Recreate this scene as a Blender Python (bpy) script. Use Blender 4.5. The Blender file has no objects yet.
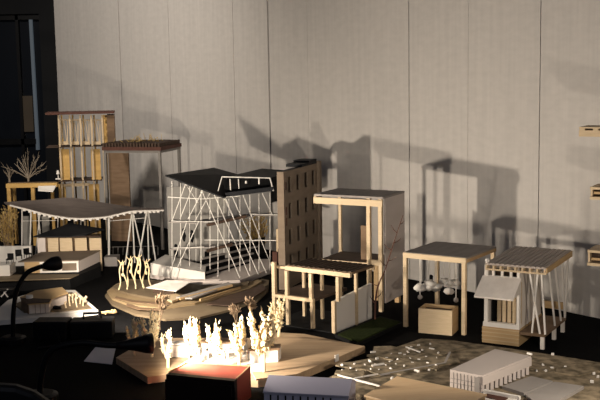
import bpy, bmesh, math, random
from mathutils import Vector, Matrix, noise
random.seed(7)
S = bpy.context.scene
C = S.collection
PI = math.pi
R = math.radians

# ------------------------------------------------------------------ camera
CAM = Vector((0, 0, 0.6)); PITCH = R(7.18); ROLL = R(-1.0); FPX = 1000.0
fw = Vector((0, math.cos(PITCH), -math.sin(PITCH)))
r0 = Vector((1, 0, 0)); u0 = Vector((0, math.sin(PITCH), math.cos(PITCH)))
cr = r0 * math.cos(ROLL) + u0 * math.sin(ROLL)
cu = -r0 * math.sin(ROLL) + u0 * math.cos(ROLL)
cam = bpy.data.cameras.new('camera'); co = bpy.data.objects.new('camera', cam); C.objects.link(co)
m = Matrix((cr, cu, -fw)).transposed().to_4x4(); m.translation = CAM
co.matrix_world = m
cam.sensor_width = 36; cam.lens = 36 * FPX / 600; cam.clip_start = 0.02; cam.clip_end = 60
S.camera = co

def ray(x, y):
    return fw + cr * ((x - 300) / FPX) - cu * ((y - 200) / FPX)
def PZ(x, y, z=0.0):
    d = ray(x, y); return CAM + d * ((z - CAM.z) / d.z)
def PY(x, y, Y):
    d = ray(x, y); return CAM + d * (Y / d.y)

# ------------------------------------------------------------------ materials
def mat(name, col, rough=.7, col2=None, scale=(20, 20, 20), metal=0, bump=0, trans=0, alpha=1, emis=None, spec=.3, detail=4):
    M = bpy.data.materials.new(name); M.use_nodes = True
    n = M.node_tree.nodes; l = M.node_tree.links
    b = n['Principled BSDF']
    b.inputs['Roughness'].default_value = rough; b.inputs['Metallic'].default_value = metal
    b.inputs['Specular IOR Level'].default_value = spec
    b.inputs['Base Color'].default_value = (*col, 1)
    if trans: b.inputs['Transmission Weight'].default_value = trans
    if alpha < 1: b.inputs['Alpha'].default_value = alpha
    tc = n.new('ShaderNodeTexCoord'); mp = n.new('ShaderNodeMapping'); nz = n.new('ShaderNodeTexNoise')
    mp.inputs['Scale'].default_value = scale; nz.inputs['Scale'].default_value = 1; nz.inputs['Detail'].default_value = detail
    l.new(tc.outputs['Object'], mp.inputs['Vector']); l.new(mp.outputs['Vector'], nz.inputs['Vector'])
    if col2:
        rp = n.new('ShaderNodeValToRGB')
        rp.color_ramp.elements[0].position = .35; rp.color_ramp.elements[1].position = .65
        rp.color_ramp.elements[0].color = (*col, 1); rp.color_ramp.elements[1].color = (*col2, 1)
        l.new(nz.outputs['Fac'], rp.inputs['Fac']); l.new(rp.outputs['Color'], b.inputs['Base Color'])
    if bump:
        bp = n.new('ShaderNodeBump'); bp.inputs['Strength'].default_value = bump; bp.inputs['Distance'].default_value = .002
        l.new(nz.outputs['Fac'], bp.inputs['Height']); l.new(bp.outputs['Normal'], b.inputs['Normal'])
    if emis:
        b.inputs['Emission Color'].default_value = (*emis[:3], 1); b.inputs['Emission Strength'].default_value = emis[3]
    return M
cream = mat('basswood', (.60, .47, .31), .65, (.53, .41, .26), (30, 30, 300))
tan = mat('tan_board', (.52, .36, .19), .7, (.45, .30, .15), (10, 10, 160))
ochre = mat('ochre_board', (.60, .38, .13), .7, (.50, .31, .10), (12, 12, 60))
plank = mat('plank_base', (.46, .33, .21), .6, (.36, .25, .155), (9, 130, 30))
lidwood = mat('box_lid_wood', (.84, .60, .36), .5, (.76, .52, .29), (9, 90, 30))
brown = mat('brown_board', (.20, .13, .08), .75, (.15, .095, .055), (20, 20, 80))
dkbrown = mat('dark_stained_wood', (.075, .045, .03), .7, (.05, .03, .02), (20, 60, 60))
redbrown = mat('red_brown_wood', (.10, .04, .028), .7, (.075, .03, .02), (30, 30, 30))
redbox = mat('red_painted_board', (.30, .045, .028), .55, (.25, .035, .022), (15, 15, 15))
card = mat('white_card', (.80, .76, .71), .8, (.75, .71, .66), (8, 8, 8))
pinkcard = mat('pale_card', (.62, .55, .51), .8, (.58, .51, .47), (8, 8, 40))
greycard = mat('grey_card', (.36, .33, .31), .8, (.31, .285, .265), (12, 12, 30))
lilac = mat('cool_tinted_white_card', (.56, .54, .66), .7, (.52, .50, .62), (10, 10, 10))  # white card with the cool room light put into its colour
taupe = mat('taupe_board', (.22, .17, .125), .8, (.19, .145, .105), (14, 14, 60))
contour = mat('contour_board', (.19, .145, .09), .8, (.15, .11, .068), (18, 18, 40))
tan2 = mat('tan_contour_board', (.34, .25, .14), .8, (.28, .20, .11), (18, 18, 40))
darkred = mat('black_red_board', (.014, .007, .006), .6, (.010, .005, .0045), (15, 15, 15), spec=.15)
paletwig = mat('pale_bare_twig', (.24, .20, .155), .85, (.19, .155, .115), (50, 50, 50))
black = mat('black_card', (.006, .006, .0065), .75, (.009, .009, .0095), (20, 20, 20), spec=.1)
roofblk = mat('black_roof_card', (.008, .009, .012), .6, (.012, .013, .016), (25, 25, 25), spec=.15)
blackcloth = mat('black_table_cloth', (.0030, .0030, .0034), .95, (.0045, .0045, .005), (80, 80, 80), spec=.05)
blackplastic = mat('black_plastic', (.004, .004, .005), .45, (.006, .006, .007), (20, 20, 20), spec=.15)
steel = mat('grey_metal', (.21, .195, .18), .5, (.17, .16, .15), (20, 20, 60), metal=.4)
whitewire = mat('white_wire', (.82, .79, .74), .6, (.76, .73, .68), (20, 20, 20))
sail = mat('canopy_fabric', (.20, .165, .145), .9, (.16, .13, .115), (25, 60, 25), bump=.2)
greyroof = mat('grey_roof_board', (.29, .26, .24), .7, (.23, .205, .19), (60, 10, 20))
roofboard = mat('pale_grey_roof_board', (.46, .40, .36), .7, (.38, .33, .295), (60, 10, 20))
housepl = mat('whitewashed_plank', (.80, .74, .68), .7, (.72, .66, .60), (60, 60, 8))
straw = mat('dried_straw', (.62, .44, .17), .8, (.48, .33, .12), (40, 40, 40))
paleleaf = mat('pale_dried_foliage', (.74, .62, .40), .8, (.66, .53, .32), (60, 60, 60))
twig = mat('dry_twig', (.36, .26, .17), .85, (.28, .2, .13), (50, 50, 50))
redtwig = mat('red_brown_twig', (.13, .06, .045), .85, (.10, .045, .03), (50, 50, 50))
lawn = mat('lawn_flock', (.030, .040, .013), 1, (.020, .028, .009), (150, 150, 150), bump=.6, spec=.05)
cotton = mat('cotton_wool', (.80, .77, .72), 1, (.72, .69, .64), (60, 60, 60), bump=.6)
relief = mat('relief_board', (.34, .27, .18), .85, (.10, .08, .05), (48, 48, 48), bump=.7, detail=8)
paper = mat('white_paper', (.6, .6, .66), .8, (.55, .55, .62), (10, 10, 10))
clear = mat('frosted_film', (.24, .228, .21), .6, (.20, .19, .175), (12, 12, 40))

def wall_mat():
    M = bpy.data.materials.new('woven_wall_panel'); M.use_nodes = True
    n = M.node_tree.nodes; l = M.node_tree.links; b = n['Principled BSDF']
    b.inputs['Roughness'].default_value = .85; b.inputs['Specular IOR Level'].default_value = .15
    tc = n.new('ShaderNodeTexCoord')
    def layer(scale, det):
        mp = n.new('ShaderNodeMapping'); nz = n.new('ShaderNodeTexNoise'); mp.inputs['Scale'].default_value = scale
        nz.inputs['Scale'].default_value = 1; nz.inputs['Detail'].default_value = det
        l.new(tc.outputs['Object'], mp.inputs['Vector']); l.new(mp.outputs['Vector'], nz.inputs['Vector']); return nz.outputs['Fac']
    a = layer((70, 70, 3), 3); c = layer((30, 30, 60), 3)
    mx = n.new('ShaderNodeMath'); mx.operation = 'ADD'; l.new(a, mx.inputs[0]); l.new(c, mx.inputs[1])
    mr = n.new('ShaderNodeMapRange'); mr.inputs['From Min'].default_value = .7; mr.inputs['From Max'].default_value = 1.3
    l.new(mx.outputs[0], mr.inputs['Value'])
    rp = n.new('ShaderNodeValToRGB'); rp.color_ramp.elements[0].color = (.49, .465, .44, 1); rp.color_ramp.elements[1].color = (.56, .53, .50, 1)
    l.new(mr.outputs['Result'], rp.inputs['Fac']); l.new(rp.outputs['Color'], b.inputs['Base Color'])
    return M
wallm = wall_mat()
darkwall = mat('dark_wall_paint', (.007, .0075, .009), .8, (.010, .0105, .012), (3, 3, 3))
floorm = mat('dark_floor', (.03, .028, .026), .6, (.045, .04, .036), (4, 4, 4))
glassm = mat('dark_window_glass', (.010, .012, .017), .2, (.008, .010, .014), (2, 2, 2), spec=.3)
daylight = mat('daylight_glow', (.05, .06, .07), .5, emis=(.46, .56, .66, .10))  # emission stands in for daylight reflected on the window jamb
lampglow = mat('lamp_diffuser', (1, .9, .7), .5, emis=(1, .80, .50, 6))
warmrefl = mat('warm_reflection_glow', (.05, .035, .02), .6, (.04, .028, .016), (4, 4, 4), emis=(.5, .38, .26, .022))  # emission paints a warm reflection in the glass

# ------------------------------------------------------------------ mesh builder
class MB:
    def __init__(s): s.bm = bmesh.new()
    def prism(s, bot, top):
        n = len(bot)
        a = [s.bm.verts.new(p) for p in bot]; b = [s.bm.verts.new(p) for p in top]
        s.bm.faces.new(a[::-1]); s.bm.faces.new(b)
        for i in range(n):
            j = (i + 1) % n; s.bm.faces.new((a[i], a[j], b[j], b[i]))
        return s
    def box(s, x0, x1, y0, y1, z0, z1):
        x0, x1 = sorted((x0, x1)); y0, y1 = sorted((y0, y1)); z0, z1 = sorted((z0, z1))
        q = [(x0, y0), (x1, y0), (x1, y1), (x0, y1)]
        return s.prism([(x, y, z0) for x, y in q], [(x, y, z1) for x, y in q])
    def slab(s, pts, t):
        """polygon given by its top corners, thickness t straight down"""
        return s.prism([Vector(p) - Vector((0, 0, t)) for p in pts], [Vector(p) for p in pts])
    def bar(s, p, q, w, h=None):
        h = h or w; p = Vector(p); q = Vector(q); d = (q - p)
        if d.length < 1e-6: return s
        d.normalize(); up = Vector((0, 0, 1)) if abs(d.z) < .95 else Vector((0, 1, 0))
        a = d.cross(up).normalized(); b = a.cross(d).normalized()
        off = [(-w/2, -h/2), (w/2, -h/2), (w/2, h/2), (-w/2, h/2)]
        return s.prism([p + a*i + b*j for i, j in off], [q + a*i + b*j for i, j in off])
    def tube(s, pts, rad, n=6):
        pts = [Vector(p) for p in pts]
        if not isinstance(rad, (list, tuple)): rad = [rad] * len(pts)
        rings = []
        a = None
        for i, p in enumerate(pts):
            d = (pts[min(i+1, len(pts)-1)] - pts[max(i-1, 0)])
            if d.length < 1e-7: d = Vector((0, 0, 1))
            d.normalize()
            if a is None:
                up = Vector((0, 0, 1)) if abs(d.z) < .9 else Vector((1, 0, 0)); a = d.cross(up).normalized()
            else:
                a = (a - d * a.dot(d)).normalized()
            b = d.cross(a)
            rings.append([s.bm.verts.new(p + (a*math.cos(2*PI*k/n) + b*math.sin(2*PI*k/n)) * rad[i]) for k in range(n)])
        for r, t in zip(rings, rings[1:]):
            for k in range(n):
                s.bm.faces.new((r[k], r[(k+1) % n], t[(k+1) % n], t[k]))
        s.bm.faces.new(rings[0][::-1]); s.bm.faces.new(rings[-1])
        return s
    def leaf(s, p, d, ln, w):
        """a small folded blade with real thickness"""
        p = Vector(p); d = Vector(d).normalized(); a = d.orthogonal().normalized()
        a = Matrix.Rotation(random.random()*6.28, 3, d) @ a; b = d.cross(a)
        v = [s.bm.verts.new(x) for x in (p, p + d*ln*.5 + a*w, p + d*ln*.5 - a*w*.5 + b*w*.7, p + d*ln*.5 - a*w*.5 - b*w*.7, p + d*ln)]
        for f in ((0, 2, 1), (0, 3, 2), (0, 1, 3), (4, 1, 2), (4, 2, 3), (4, 3, 1)): s.bm.faces.new([v[i] for i in f])
        return s
    def blob(s, c, r, sc=(1, 1, 1), jit=.25, sub=2):
        g = bmesh.ops.create_icosphere(s.bm, subdivisions=sub, radius=1)
        o = random.random() * 50
        for v in g['verts']:
            k = 1 + jit * noise.noise(v.co * 1.7 + Vector((o, o, o)))
            v.co = Vector((v.co.x*sc[0], v.co.y*sc[1], v.co.z*sc[2])) * r * k + Vector(c)
        return s
    def sheet(s, rows, t):
        """rows of points -> surface with thickness t"""
        up = [[s.bm.verts.new(p) for p in r] for r in rows]
        dn = [[s.bm.verts.new(Vector(p) - Vector((0, 0, t))) for p in r] for r in rows]
        m, n = len(rows), len(rows[0])
        for i in range(m-1):
            for j in range(n-1):
                s.bm.faces.new((up[i][j], up[i][j+1], up[i+1][j+1], up[i+1][j]))
                s.bm.faces.new((dn[i][j], dn[i+1][j], dn[i+1][j+1], dn[i][j+1]))
        edge = [(0, j) for j in range(n)] + [(i, n-1) for i in range(1, m)] + [(m-1, j) for j in range(n-2, -1, -1)] + [(i, 0) for i in range(m-2, 0, -1)]
        for k in range(len(edge)):
            a, b = edge[k], edge[(k+1) % len(edge)]
            s.bm.faces.new((up[a[0]][a[1]], dn[a[0]][a[1]], dn[b[0]][b[1]], up[b[0]][b[1]]))
        return s
    def build(s, name, M, parent=None, smooth=False, bevel=0):
        bmesh.ops.recalc_face_normals(s.bm, faces=s.bm.faces[:])
        me = bpy.data.meshes.new(name); s.bm.to_mesh(me); s.bm.free()
        me.materials.append(M)
        if smooth:
            for p in me.polygons: p.use_smooth = True
        o = bpy.data.objects.new(name, me); C.objects.link(o)
        if parent is not None:
            o.parent = parent.o if isinstance(parent, F) else parent
        if bevel:
            b = o.modifiers.new('bevel', 'BEVEL'); b.width = bevel; b.segments = 2; b.limit_method = 'ANGLE'
        return o

class F:
    """a thing: an Empty at its base, with helpers that read points in its own axes"""
    def __init__(s, name, label, cat, x, y, rot=0, z=0, group=None, loc=None, kind=None):
        s.o = bpy.data.objects.new(name, None); C.objects.link(s.o); s.o.empty_display_size = .02
        p = loc if loc is not None else PZ(x, y, z)
        p = Vector(p)
        if not kind and cat != 'table': p.z += .0005
        s.o.location = p; s.o.rotation_euler = (0, 0, R(rot))
        s.M = Matrix.Translation(p) @ Matrix.Rotation(R(rot), 4, 'Z'); s.I = s.M.inverted()
        s.z = p.z
        if kind: s.o['kind'] = kind
        else:
            s.o['label'] = label; s.o['category'] = cat
            if group: s.o['group'] = group
        s.c = s.I @ CAM; s.R3 = s.I.to_3x3()
    def _hit(s, x, y, ax, v):
        d = s.R3 @ ray(x, y); return s.c + d * ((v - s.c[ax]) / d[ax])
    def X(s, x, y, v=0): return s._hit(x, y, 0, v)
    def Y(s, x, y, v=0): return s._hit(x, y, 1, v)
    def Z(s, x, y, v=0): return s._hit(x, y, 2, v)
    def fbox(s, mb, x0, y0, x1, y1, d0, d1):
        p = s.Y(x0, y1, d0); q = s.Y(x1, y0, d0); return mb.box(p.x, q.x, d0, d1, max(p.z, 0), q.z)
    def post(s, mb, x, ytop, d, w, zbot=0, h=None):
        p = s.Y(x, ytop, d); return mb.box(p.x - w/2, p.x + w/2, d - (h or w)/2, d + (h or w)/2, zbot, p.z)
    def pbar(s, mb, a, b, w, h=None): return mb.bar(s.Y(*a), s.Y(*b), w, h)
    def pprism(s, mb, pts, ztop, zbot=0):
        t = [s.Z(x, y, ztop) for x, y in pts]; return mb.prism([Vector((p.x, p.y, zbot)) for p in t], t)

def part(f, name, M, fn, parent=None, **k):
    mb = MB(); fn(mb); return mb.build(name, M, parent or f, **k)
def struct(o): o['kind'] = 'structure'; return o
def tag(o, label, cat, group=None):
    o['label'] = label; o['category'] = cat
    if group: o['group'] = group
    return o

# ------------------------------------------------------------------ setting
W0 = PZ(392, 275); W1 = PZ(575, 313)
wd = (W1 - W0).normalized(); wang = math.degrees(math.atan2(wd.y, wd.x))
wall = F('wall_back', '', '', 0, 0, wang, loc=W0, kind='structure')
def wallx(px, py=150): return wall.Y(px, py, 0).x
left_end = wallx(57, 75)
seams = [wallx(75, 40), wallx(121, 75), wallx(170, 70), wallx(234, 70), wallx(269, 75), wallx(308, 80), wallx(409, 80), wallx(468, 80), wallx(540, 80)]
step = seams[-1] - seams[-2]
right_end = seams[-1] + 8 * step
edges = [left_end] + seams + [seams[-1] + step * k for k in range(1, 9)]
part(wall, 'wall_backing', black, lambda b: b.box(left_end, right_end, .012, .10, -.75, 2.0))
gaps = {2: .0042, 5: .0042, 6: .0005, 8: .0005}
for a, b_, i in zip(edges, edges[1:], range(99)):
    part(wall, 'wall_panel', wallm, lambda b: b.box(a + gaps.get(i, .0013), b_ - gaps.get(i + 1, .0013), 0, .0105, -.75, 2.0))
FY = 5.4
struct(MB().box(-3.2, 3.2, .6, FY + .1, -.80, -.75).build('floor', floorm))
wl = F('wall_left', '', '', 0, 0, 0, loc=Vector((0, FY, 0)), kind='structure')
a = wl.Y(30, 10, 0); b_ = wl.Y(41, 10, 0)
part(wl, 'wall_surface', darkwall, lambda b: (b.box(wl.Y(41, 60).x, 1.0, 0, .08, -.75, 2), b.box(-3.2, wl.Y(-40, 60).x, 0, .08, -.75, 2),
     b.box(wl.Y(-40, 60).x, wl.Y(41, 60).x, 0, .08, wl.Y(20, 14).z, 2), b.box(wl.Y(-40, 60).x, wl.Y(41, 60).x, 0, .08, -.75, -.45)))
wn = F('window_1', '', '', 0, 0, 0, loc=Vector((0, FY + .02, 0)), kind='structure')
wz = wn.Y(20, 14, 0).z; wx0 = wn.Y(-40, 60).x; wx1 = wn.Y(41, 60).x
part(wn, 'window_pane', glassm, lambda b: b.box(wx0, wx1, .030, .034, -.45, wz))
part(wn, 'window_frame', blackplastic, lambda b: (b.box(wn.Y(17, 60).x, wn.Y(20, 60).x, 0, .03, -.45, wz), b.box(wx0, wx1, 0, .03, wz - .03, wz), b.box(wx0, wn.Y(32, 60).x, 0, .03, wn.Y(20, 139).z - .03, wn.Y(20, 139).z)))
part(wn, 'window_daylight_glow', daylight, lambda b: b.prism([Vector((wn.Y(36, 150).x, .001, wn.Y(33, 150).z)), Vector((wn.Y(38.6, 150).x, .001, wn.Y(39, 150).z)), Vector((wn.Y(39, 150).x, .02, wn.Y(39, 150).z)), Vector((wn.Y(36, 150).x, .02, wn.Y(33, 150).z))],
     [Vector((wn.Y(28.5, 16).x, .001, wn.Y(28, 16).z)), Vector((wn.Y(31.5, 16).x, .001, wn.Y(31, 16).z)), Vector((wn.Y(31.5, 16).x, .02, wn.Y(31, 16).z)), Vector((wn.Y(28.5, 16).x, .02, wn.Y(28, 16).z))]))  # glowing strip painted as reflected daylight
part(wn, 'window_reflection_patch', warmrefl, lambda b: b.box(wn.Y(21, 110).x, wn.Y(32, 110).x, .012, .028, wn.Y(21, 132).z, wn.Y(21, 96).z))  # glowing panel painted as a reflection in the pane

# the black-draped table; its far edge runs along the wall
tb = F('exhibition_table', 'long black-draped exhibition table carrying all the building models', 'table', 0, 0, 0, loc=Vector((0, 0, 0)))
n_ = Vector((-wd.y, wd.x, 0))
back = [W0 + wd * (left_end + .3) - n_ * .004, W0 + wd * (seams[-1] + step * 3.2) - n_ * .004]
outl = [Vector((-1.6, 1.42, 0)), Vector((back[1].x, 1.42, 0)), back[1], back[0], Vector((-1.6, back[0].y, 0))]
part(tb, 'tabletop', blackcloth, lambda b: b.slab([tb.I @ p for p in outl], .03))
part(tb, 'table_skirt', blackcloth, lambda b: b.box(-1.58, .98, 1.43, 1.445, -.749, -.03))
for lx, ly in ((-1.5, 1.55), (.9, 1.55), (-1.5, 3.8), (-.7, 3.6)):
    part(tb, 'leg', blackplastic, lambda b: b.box(lx-.02, lx+.02, ly-.02, ly+.02, -.75, -.03))

# ------------------------------------------------------------------ vegetation
def grow(mb, p, d, ln, r, depth, leafs=None, spread=.55, lw=.004, n=3, up=.25):
    p = Vector(p); d = Vector(d).normalized()
    q = p + d * ln; k = p.lerp(q, .5) + Vector((random.uniform(-1, 1), random.uniform(-1, 1), 0)) * ln * .07
    mb.tube([p, k, q], [r, r*.8, r*.6], 5)
    if depth == 0:
        if leafs is not None:
            for t in range(5):
                leafs.leaf(p.lerp(q, random.uniform(.3, 1)), d + Vector([random.uniform(-.8, .8) for _ in range(3)]), lw * random.uniform(2, 4), lw * random.uniform(.5, .9))
        return
    for i in range(n):
        e = (d + Vector((random.uniform(-1, 1), random.uniform(-1, 1), random.uniform(-.3, .6))) * spread + Vector((0, 0, up))).normalized()
        grow(mb, p.lerp(q, random.uniform(.55, 1)), e, ln * random.uniform(.6, .85), r * .62, depth - 1, leafs, spread, lw, n, up)

def tree(name, label, x, ybase, ytop, M, z=0, leafM=None, spread=.5, depth=3, n=3, lw=.004, group=None, r=.0016, cat='tree', seed=0, first=.34):
    random.seed(seed + int(x) * 7)
    f = F(name, label, cat, x, ybase, 0, z, group)
    h = (f.Y(x, ytop, 0) - f.Y(x, ybase, 0)).z
    mb = MB(); lf = MB() if leafM else None
    grow(mb, (0, 0, r), (random.uniform(-.08, .08), 0, 1), h * first, r, depth, lf, spread, lw, n)
    mx = max(v.co.z for v in mb.bm.verts)
    if lf: mx = max(mx, max(v.co.z for v in lf.bm.verts))
    for b in (mb, lf):
        if b:
            for v in b.bm.verts: v.co.z *= h / mx
            for v in b.bm.verts: v.co.z = max(v.co.z, 0)
    mb.build('branches', M, f)
    if lf: lf.build('foliage', leafM, f)
    return f

def plume(name, label, x, ybase, ytop, M, z=0, group=None, n=7, w=.014, seed=1, r=.006, cat='tree'):
    """upright clump of thick dried flower stems with knobbly lobes"""
    random.seed(seed + int(x) * 3)
    f = F(name, label, cat, x, ybase, 0, z, group)
    h = (f.Y(x, ytop, 0)).z
    st = MB(); lb = MB()
    st.tube([(0, 0, 0), (.001, 0, h*.4), (0, .001, h*.6)], [.0035, .003, .002], 7)
    for i in range(n):
        a = 2*PI*i/n + random.uniform(-.3, .3); top = Vector((math.cos(a)*w*random.uniform(.5, 1.2), math.sin(a)*w*random.uniform(.5, 1.2), h*random.uniform(.72, 1)))
        base = Vector((0, 0, h*random.uniform(.15, .4)))
        if i == 0: top = Vector((w*.1, 0, h))
        st.tube([base, base.lerp(top, .55) + Vector((math.cos(a), math.sin(a), 0))*w*.25, top - Vector((0, 0, h*.06))], [.0018, .0015, .001], 5)
        for t in range(9):
            k = .2 + .8 * t / 8
            c = base.lerp(top, k) + Vector((math.cos(a), math.sin(a), 0)) * w * .25 * math.sin(k*PI)
            c += Vector([random.uniform(-1, 1) for _ in range(3)]) * w * .14
            lb.blob(c - Vector((0, 0, r*.5)), r * random.uniform(.38, .66), (1, 1, 1.5), .7, 1)
            lb.leaf(c, (c - Vector((0, 0, h*.5))).normalized() + Vector((0, 0, .7)) + Vector([random.uniform(-.7, .7) for _ in range(3)]), r * random.uniform(.9, 1.8), r * .28)
    st.build('stem', M, f); lb.build('flower_lobes', M, f)
    return f

# ------------------------------------------------------------------ A. timber tower at far left
f = F('timber_tower_model', 'tall ochre timber shelf-like tower model with three overhanging decks, far left', 'architectural model', 85, 241, 9)
part(f, 'roof_slab', redbrown, lambda b: f.fbox(b, 45, 111.5, 114, 115, -.012, .13))
for y0, x1, dd in ((146, 103, -.012), (180, 102, -.012)):
    part(f, 'deck', dkbrown, lambda b: f.fbox(b, 46 if y0 < 150 else 57, y0, x1, y0 + 2, dd, .12))
xs = [58.5, 69.5, 80, 91, 102]
zr = f.Y(80, 115, 0).z
for x in xs:
    part(f, 'post', cream, lambda b: f.post(b, x, 115, .004, .006))
    part(f, 'rear_post', ochre, lambda b: f.post(b, x + 3, 115, .115, .006))
for xa, xb in zip(xs, xs[1:]):
    def scr(b):
        f.pbar(b, (xa+1, 120, .02), (xb-1, 120, .02), .005); f.pbar(b, (xa+1, 143, .02), (xb-1, 143, .02), .009, .012)
        f.pbar(b, (xa+1.6, 120, .02), (xa+1.6, 143, .02), .003); f.pbar(b, (xb-2, 120, .02), (xb-2, 143, .02), .003)
        f.pbar(b, (xa+2.5, 121, .022), (xa+5.5, 143, .022), .0022); f.pbar(b, (xb-5.5, 121, .022), (xb-2.5, 143, .022), .0022)
        f.pbar(b, (xa+5, 121, .026), (xa+3, 143, .026), .0018)
    part(f, 'window_screen', cream, scr)
def lat(b):
    f.fbox(b, 103, 115, 105, 146, .006, .010); f.fbox(b, 109.5, 115, 111.5, 146, .006, .010); f.fbox(b, 105, 115, 109.5, 146, .030, .034)
    for k in range(5): f.fbox(b, 105, 117 + k*6.5, 109.5, 119.6 + k*6.5, .006, .010)
part(f, 'lattice_panel', ochre, lat)
part(f, 'side_board', brown, lambda b: (f.fbox(b, 111.7, 115, 114, 241, .004, .12)))
for xa, xb, y0, y1 in ((60.5, 69, 149, 180), (92, 100, 149, 180), (91, 99, 184, 241), (61, 64, 184, 241)):
    part(f, 'infill_board', ochre, lambda b: f.fbox(b, xa, y0, xb, y1, .010, .014))
part(f, 'rail', cream, lambda b: f.fbox(b, 60, 183, 90, 187, .01, .016))
g = F('miniature_table_lamp', 'tiny white table lamp on the deck edge of the ochre tower', 'miniature lamp', 0, 0, loc=f.M @ Vector((f.Y(58.5, 180, 0).x, -.0075, f.Y(58, 180, -.012).z + .001)))
part(g, 'lamp_base', card, lambda b: b.box(-.009, .009, -.0045, .0045, 0, .004))
part(g, 'lamp_stem', card, lambda b: b.tube([(0, 0, .004), (0, 0, .024)], .0015, 6))
part(g, 'lamp_shade', card, lambda b: b.tube([(0, 0, .020), (0, 0, .034)], [.007, .003], 8))

# ------------------------------------------------------------------ B. timber frame with bare trees
f = F('timber_frame_model', 'low timber frame model topped by bare branches, beside the ochre tower', 'architectural model', 30, 246)
part(f, 'roof_beam', ochre, lambda b: f.fbox(b, 6, 183, 57, 188, 0, .02))
part(f, 'roof_deck', brown, lambda b: f.fbox(b, 7, 182.6, 54, 184, .02, .06))
for x in (9, 33): part(f, 'post', ochre, lambda b: f.post(b, x, 188, .008, .013))
for x in (14, 52): part(f, 'rear_post', ochre, lambda b: f.post(b, x, 185, .053, .010))
part(f, 'tilted_panel', card, lambda b: b.slab([f.Y(38, 186, -.004), f.Y(56, 185.5, -.004), f.Y(53, 191, -.03), f.Y(38, 190, -.03)], .004))
zt = f.Y(30, 182.6, .02).z + .0004
for i, (x, yt, nst, lab) in enumerate(((29, 154, 9, 'pale bare branching tree fanning out on the left timber frame'), (11, 170, 4, 'thin bare sapling left of the fanning tree on the timber frame'))):
    random.seed(40 + i)
    t = F('bare_tree', lab, 'tree', 0, 0, loc=f.M @ Vector((f.Y(x, 183, .045).x, .04 if i == 0 else .028, zt)))
    h = f.Y(x, yt, .06).z - zt
    mb = MB(); mb.tube([(0, 0, .001), (0, 0, .016)], [.004, .003], 7)
    for k in range(nst):
        a = (-1 + 2*k/(nst-1)) * (1.05 if i == 0 else .5) + random.uniform(-.08, .08); L_ = h * random.uniform(.8, 1.08)
        d = Vector((math.sin(a), random.uniform(-.35, .35), max(math.cos(a), .42))).normalized()
        p0 = Vector((0, 0, .012)); p1 = p0 + d*L_*.5 + Vector((0, 0, .006)); p2 = p0 + d*L_
        mb.tube([p0, p1, p2], [.0021, .0015, .0006], 5)
        for q in (.4, .6, .75):
            b0 = p0.lerp(p2, q); e = (d + Vector((random.uniform(-.8, .8), random.uniform(-.5, .5), .35))).normalized()
            mb.tube([b0, b0 + e*L_*.16, b0 + (e + Vector((0, 0, .25)))*L_*.3], [.0012, .0009, .0004], 4)
    mb.build('branches', paletwig, t)

# ------------------------------------------------------------------ C. red-brown flat roof frame
f = F('red_roof_frame_model', 'grey steel frame model with a flat red-brown toothed roof and brown wall', 'architectural model', 131, 249, -15)
rd = .19
zt = f.Y(131, 147, 0).z; x0 = f.Y(102, 147, 0).x; x1 = f.Y(160, 147, 0).x
zb = f.Y(131, 150.5, 0).z
part(f, 'roof_slab', redbrown, lambda b: b.box(x0, x1 + .004, -.003, rd, zb, zt))
for k in range(19):
    x = x0 + (x1 - x0) * (k + .5) / 19
    part(f, 'roof_joist', dkbrown, lambda b: b.box(x - .0034, x + .0034, -.001, rd, zt, zt + .013))
part(f, 'frame_beam', steel, lambda b: (b.box(x0 + .004, x1, .002, .010, zb - .009, zb), b.box(x1 - .008, x1, .010, rd, zb - .009, zb), b.box(x0 + .004, x0 + .012, .010, rd, zb - .009, zb)))
for px_, py_ in ((x0 + .008, .006), (x1 - .005, .006), (x1 - .005, rd - .006), (x0 + .008, rd - .006)):
    part(f, 'post', steel, lambda b: b.box(px_ - .0045, px_ + .0045, py_ - .0045, py_ + .0045, 0, zb - .009))
part(f, 'brown_wall', brown, lambda b: b.box(f.Y(108, 150, .15).x, f.Y(128, 150, .15).x, .15, .158, 0, zb))
random.seed(5)
t = F('straw_twigs', 'dry straw twigs scattered on the red-brown flat roof', 'twigs', 0, 0, loc=f.M @ Vector(((x0 + x1)/2, .09, zt + .013)))
t.o['kind'] = 'stuff'
mb = MB()
for k in range(46):
    a = Vector((random.gauss(.0, .030), random.uniform(-.05, .05), .001)); d = Vector((random.uniform(-1, 1), random.uniform(-1, 1), random.uniform(.1, 1.0))).normalized() * random.uniform(.012, .034)
    mb.bar(a, a + d, .0011)
mb.build('twig_scatter', straw, t)

# ------------------------------------------------------------------ D. wide canopy
f = F('canopy_pavilion_model', 'wide sagging grey fabric canopy model on white V-shaped struts', 'architectural model', 90, 266)
rear = [(4, 202), (22, 201), (50, 199), (71, 197.5), (100, 202), (130, 206.5), (150, 207.8), (164, 208)]
front = [(10, 204), (30, 209), (50, 214), (76, 217.5), (105, 216), (130, 210.6), (150, 209.6), (164, 209.2)]
rows = []
for t in range(6):
    k = t / 5; row = []
    for a, c in zip(rear, front):
        p = f.Y(*a, .2); q = f.Y(*c, 0); v = p.lerp(q, k); v.z -= math.sin(k*PI) * .004; row.append(v)
    rows.append(row)
def dense(r, n=4):
    o = []
    for i in range(len(r) - 1):
        p0, p1, p2, p3 = r[max(i-1, 0)], r[i], r[i+1], r[min(i+2, len(r)-1)]
        for j in range(n):
            t = j / n
            o.append(.5 * ((2*p1) + (p2 - p0)*t + (2*p0 - 5*p1 + 4*p2 - p3)*t*t + (3*p1 - p0 - 3*p2 + p3)*t**3))
    return o + [r[-1]]
rows = [dense(r) for r in rows]
part(f, 'canopy_sheet', sail, lambda b: b.sheet(rows, .003))
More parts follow.
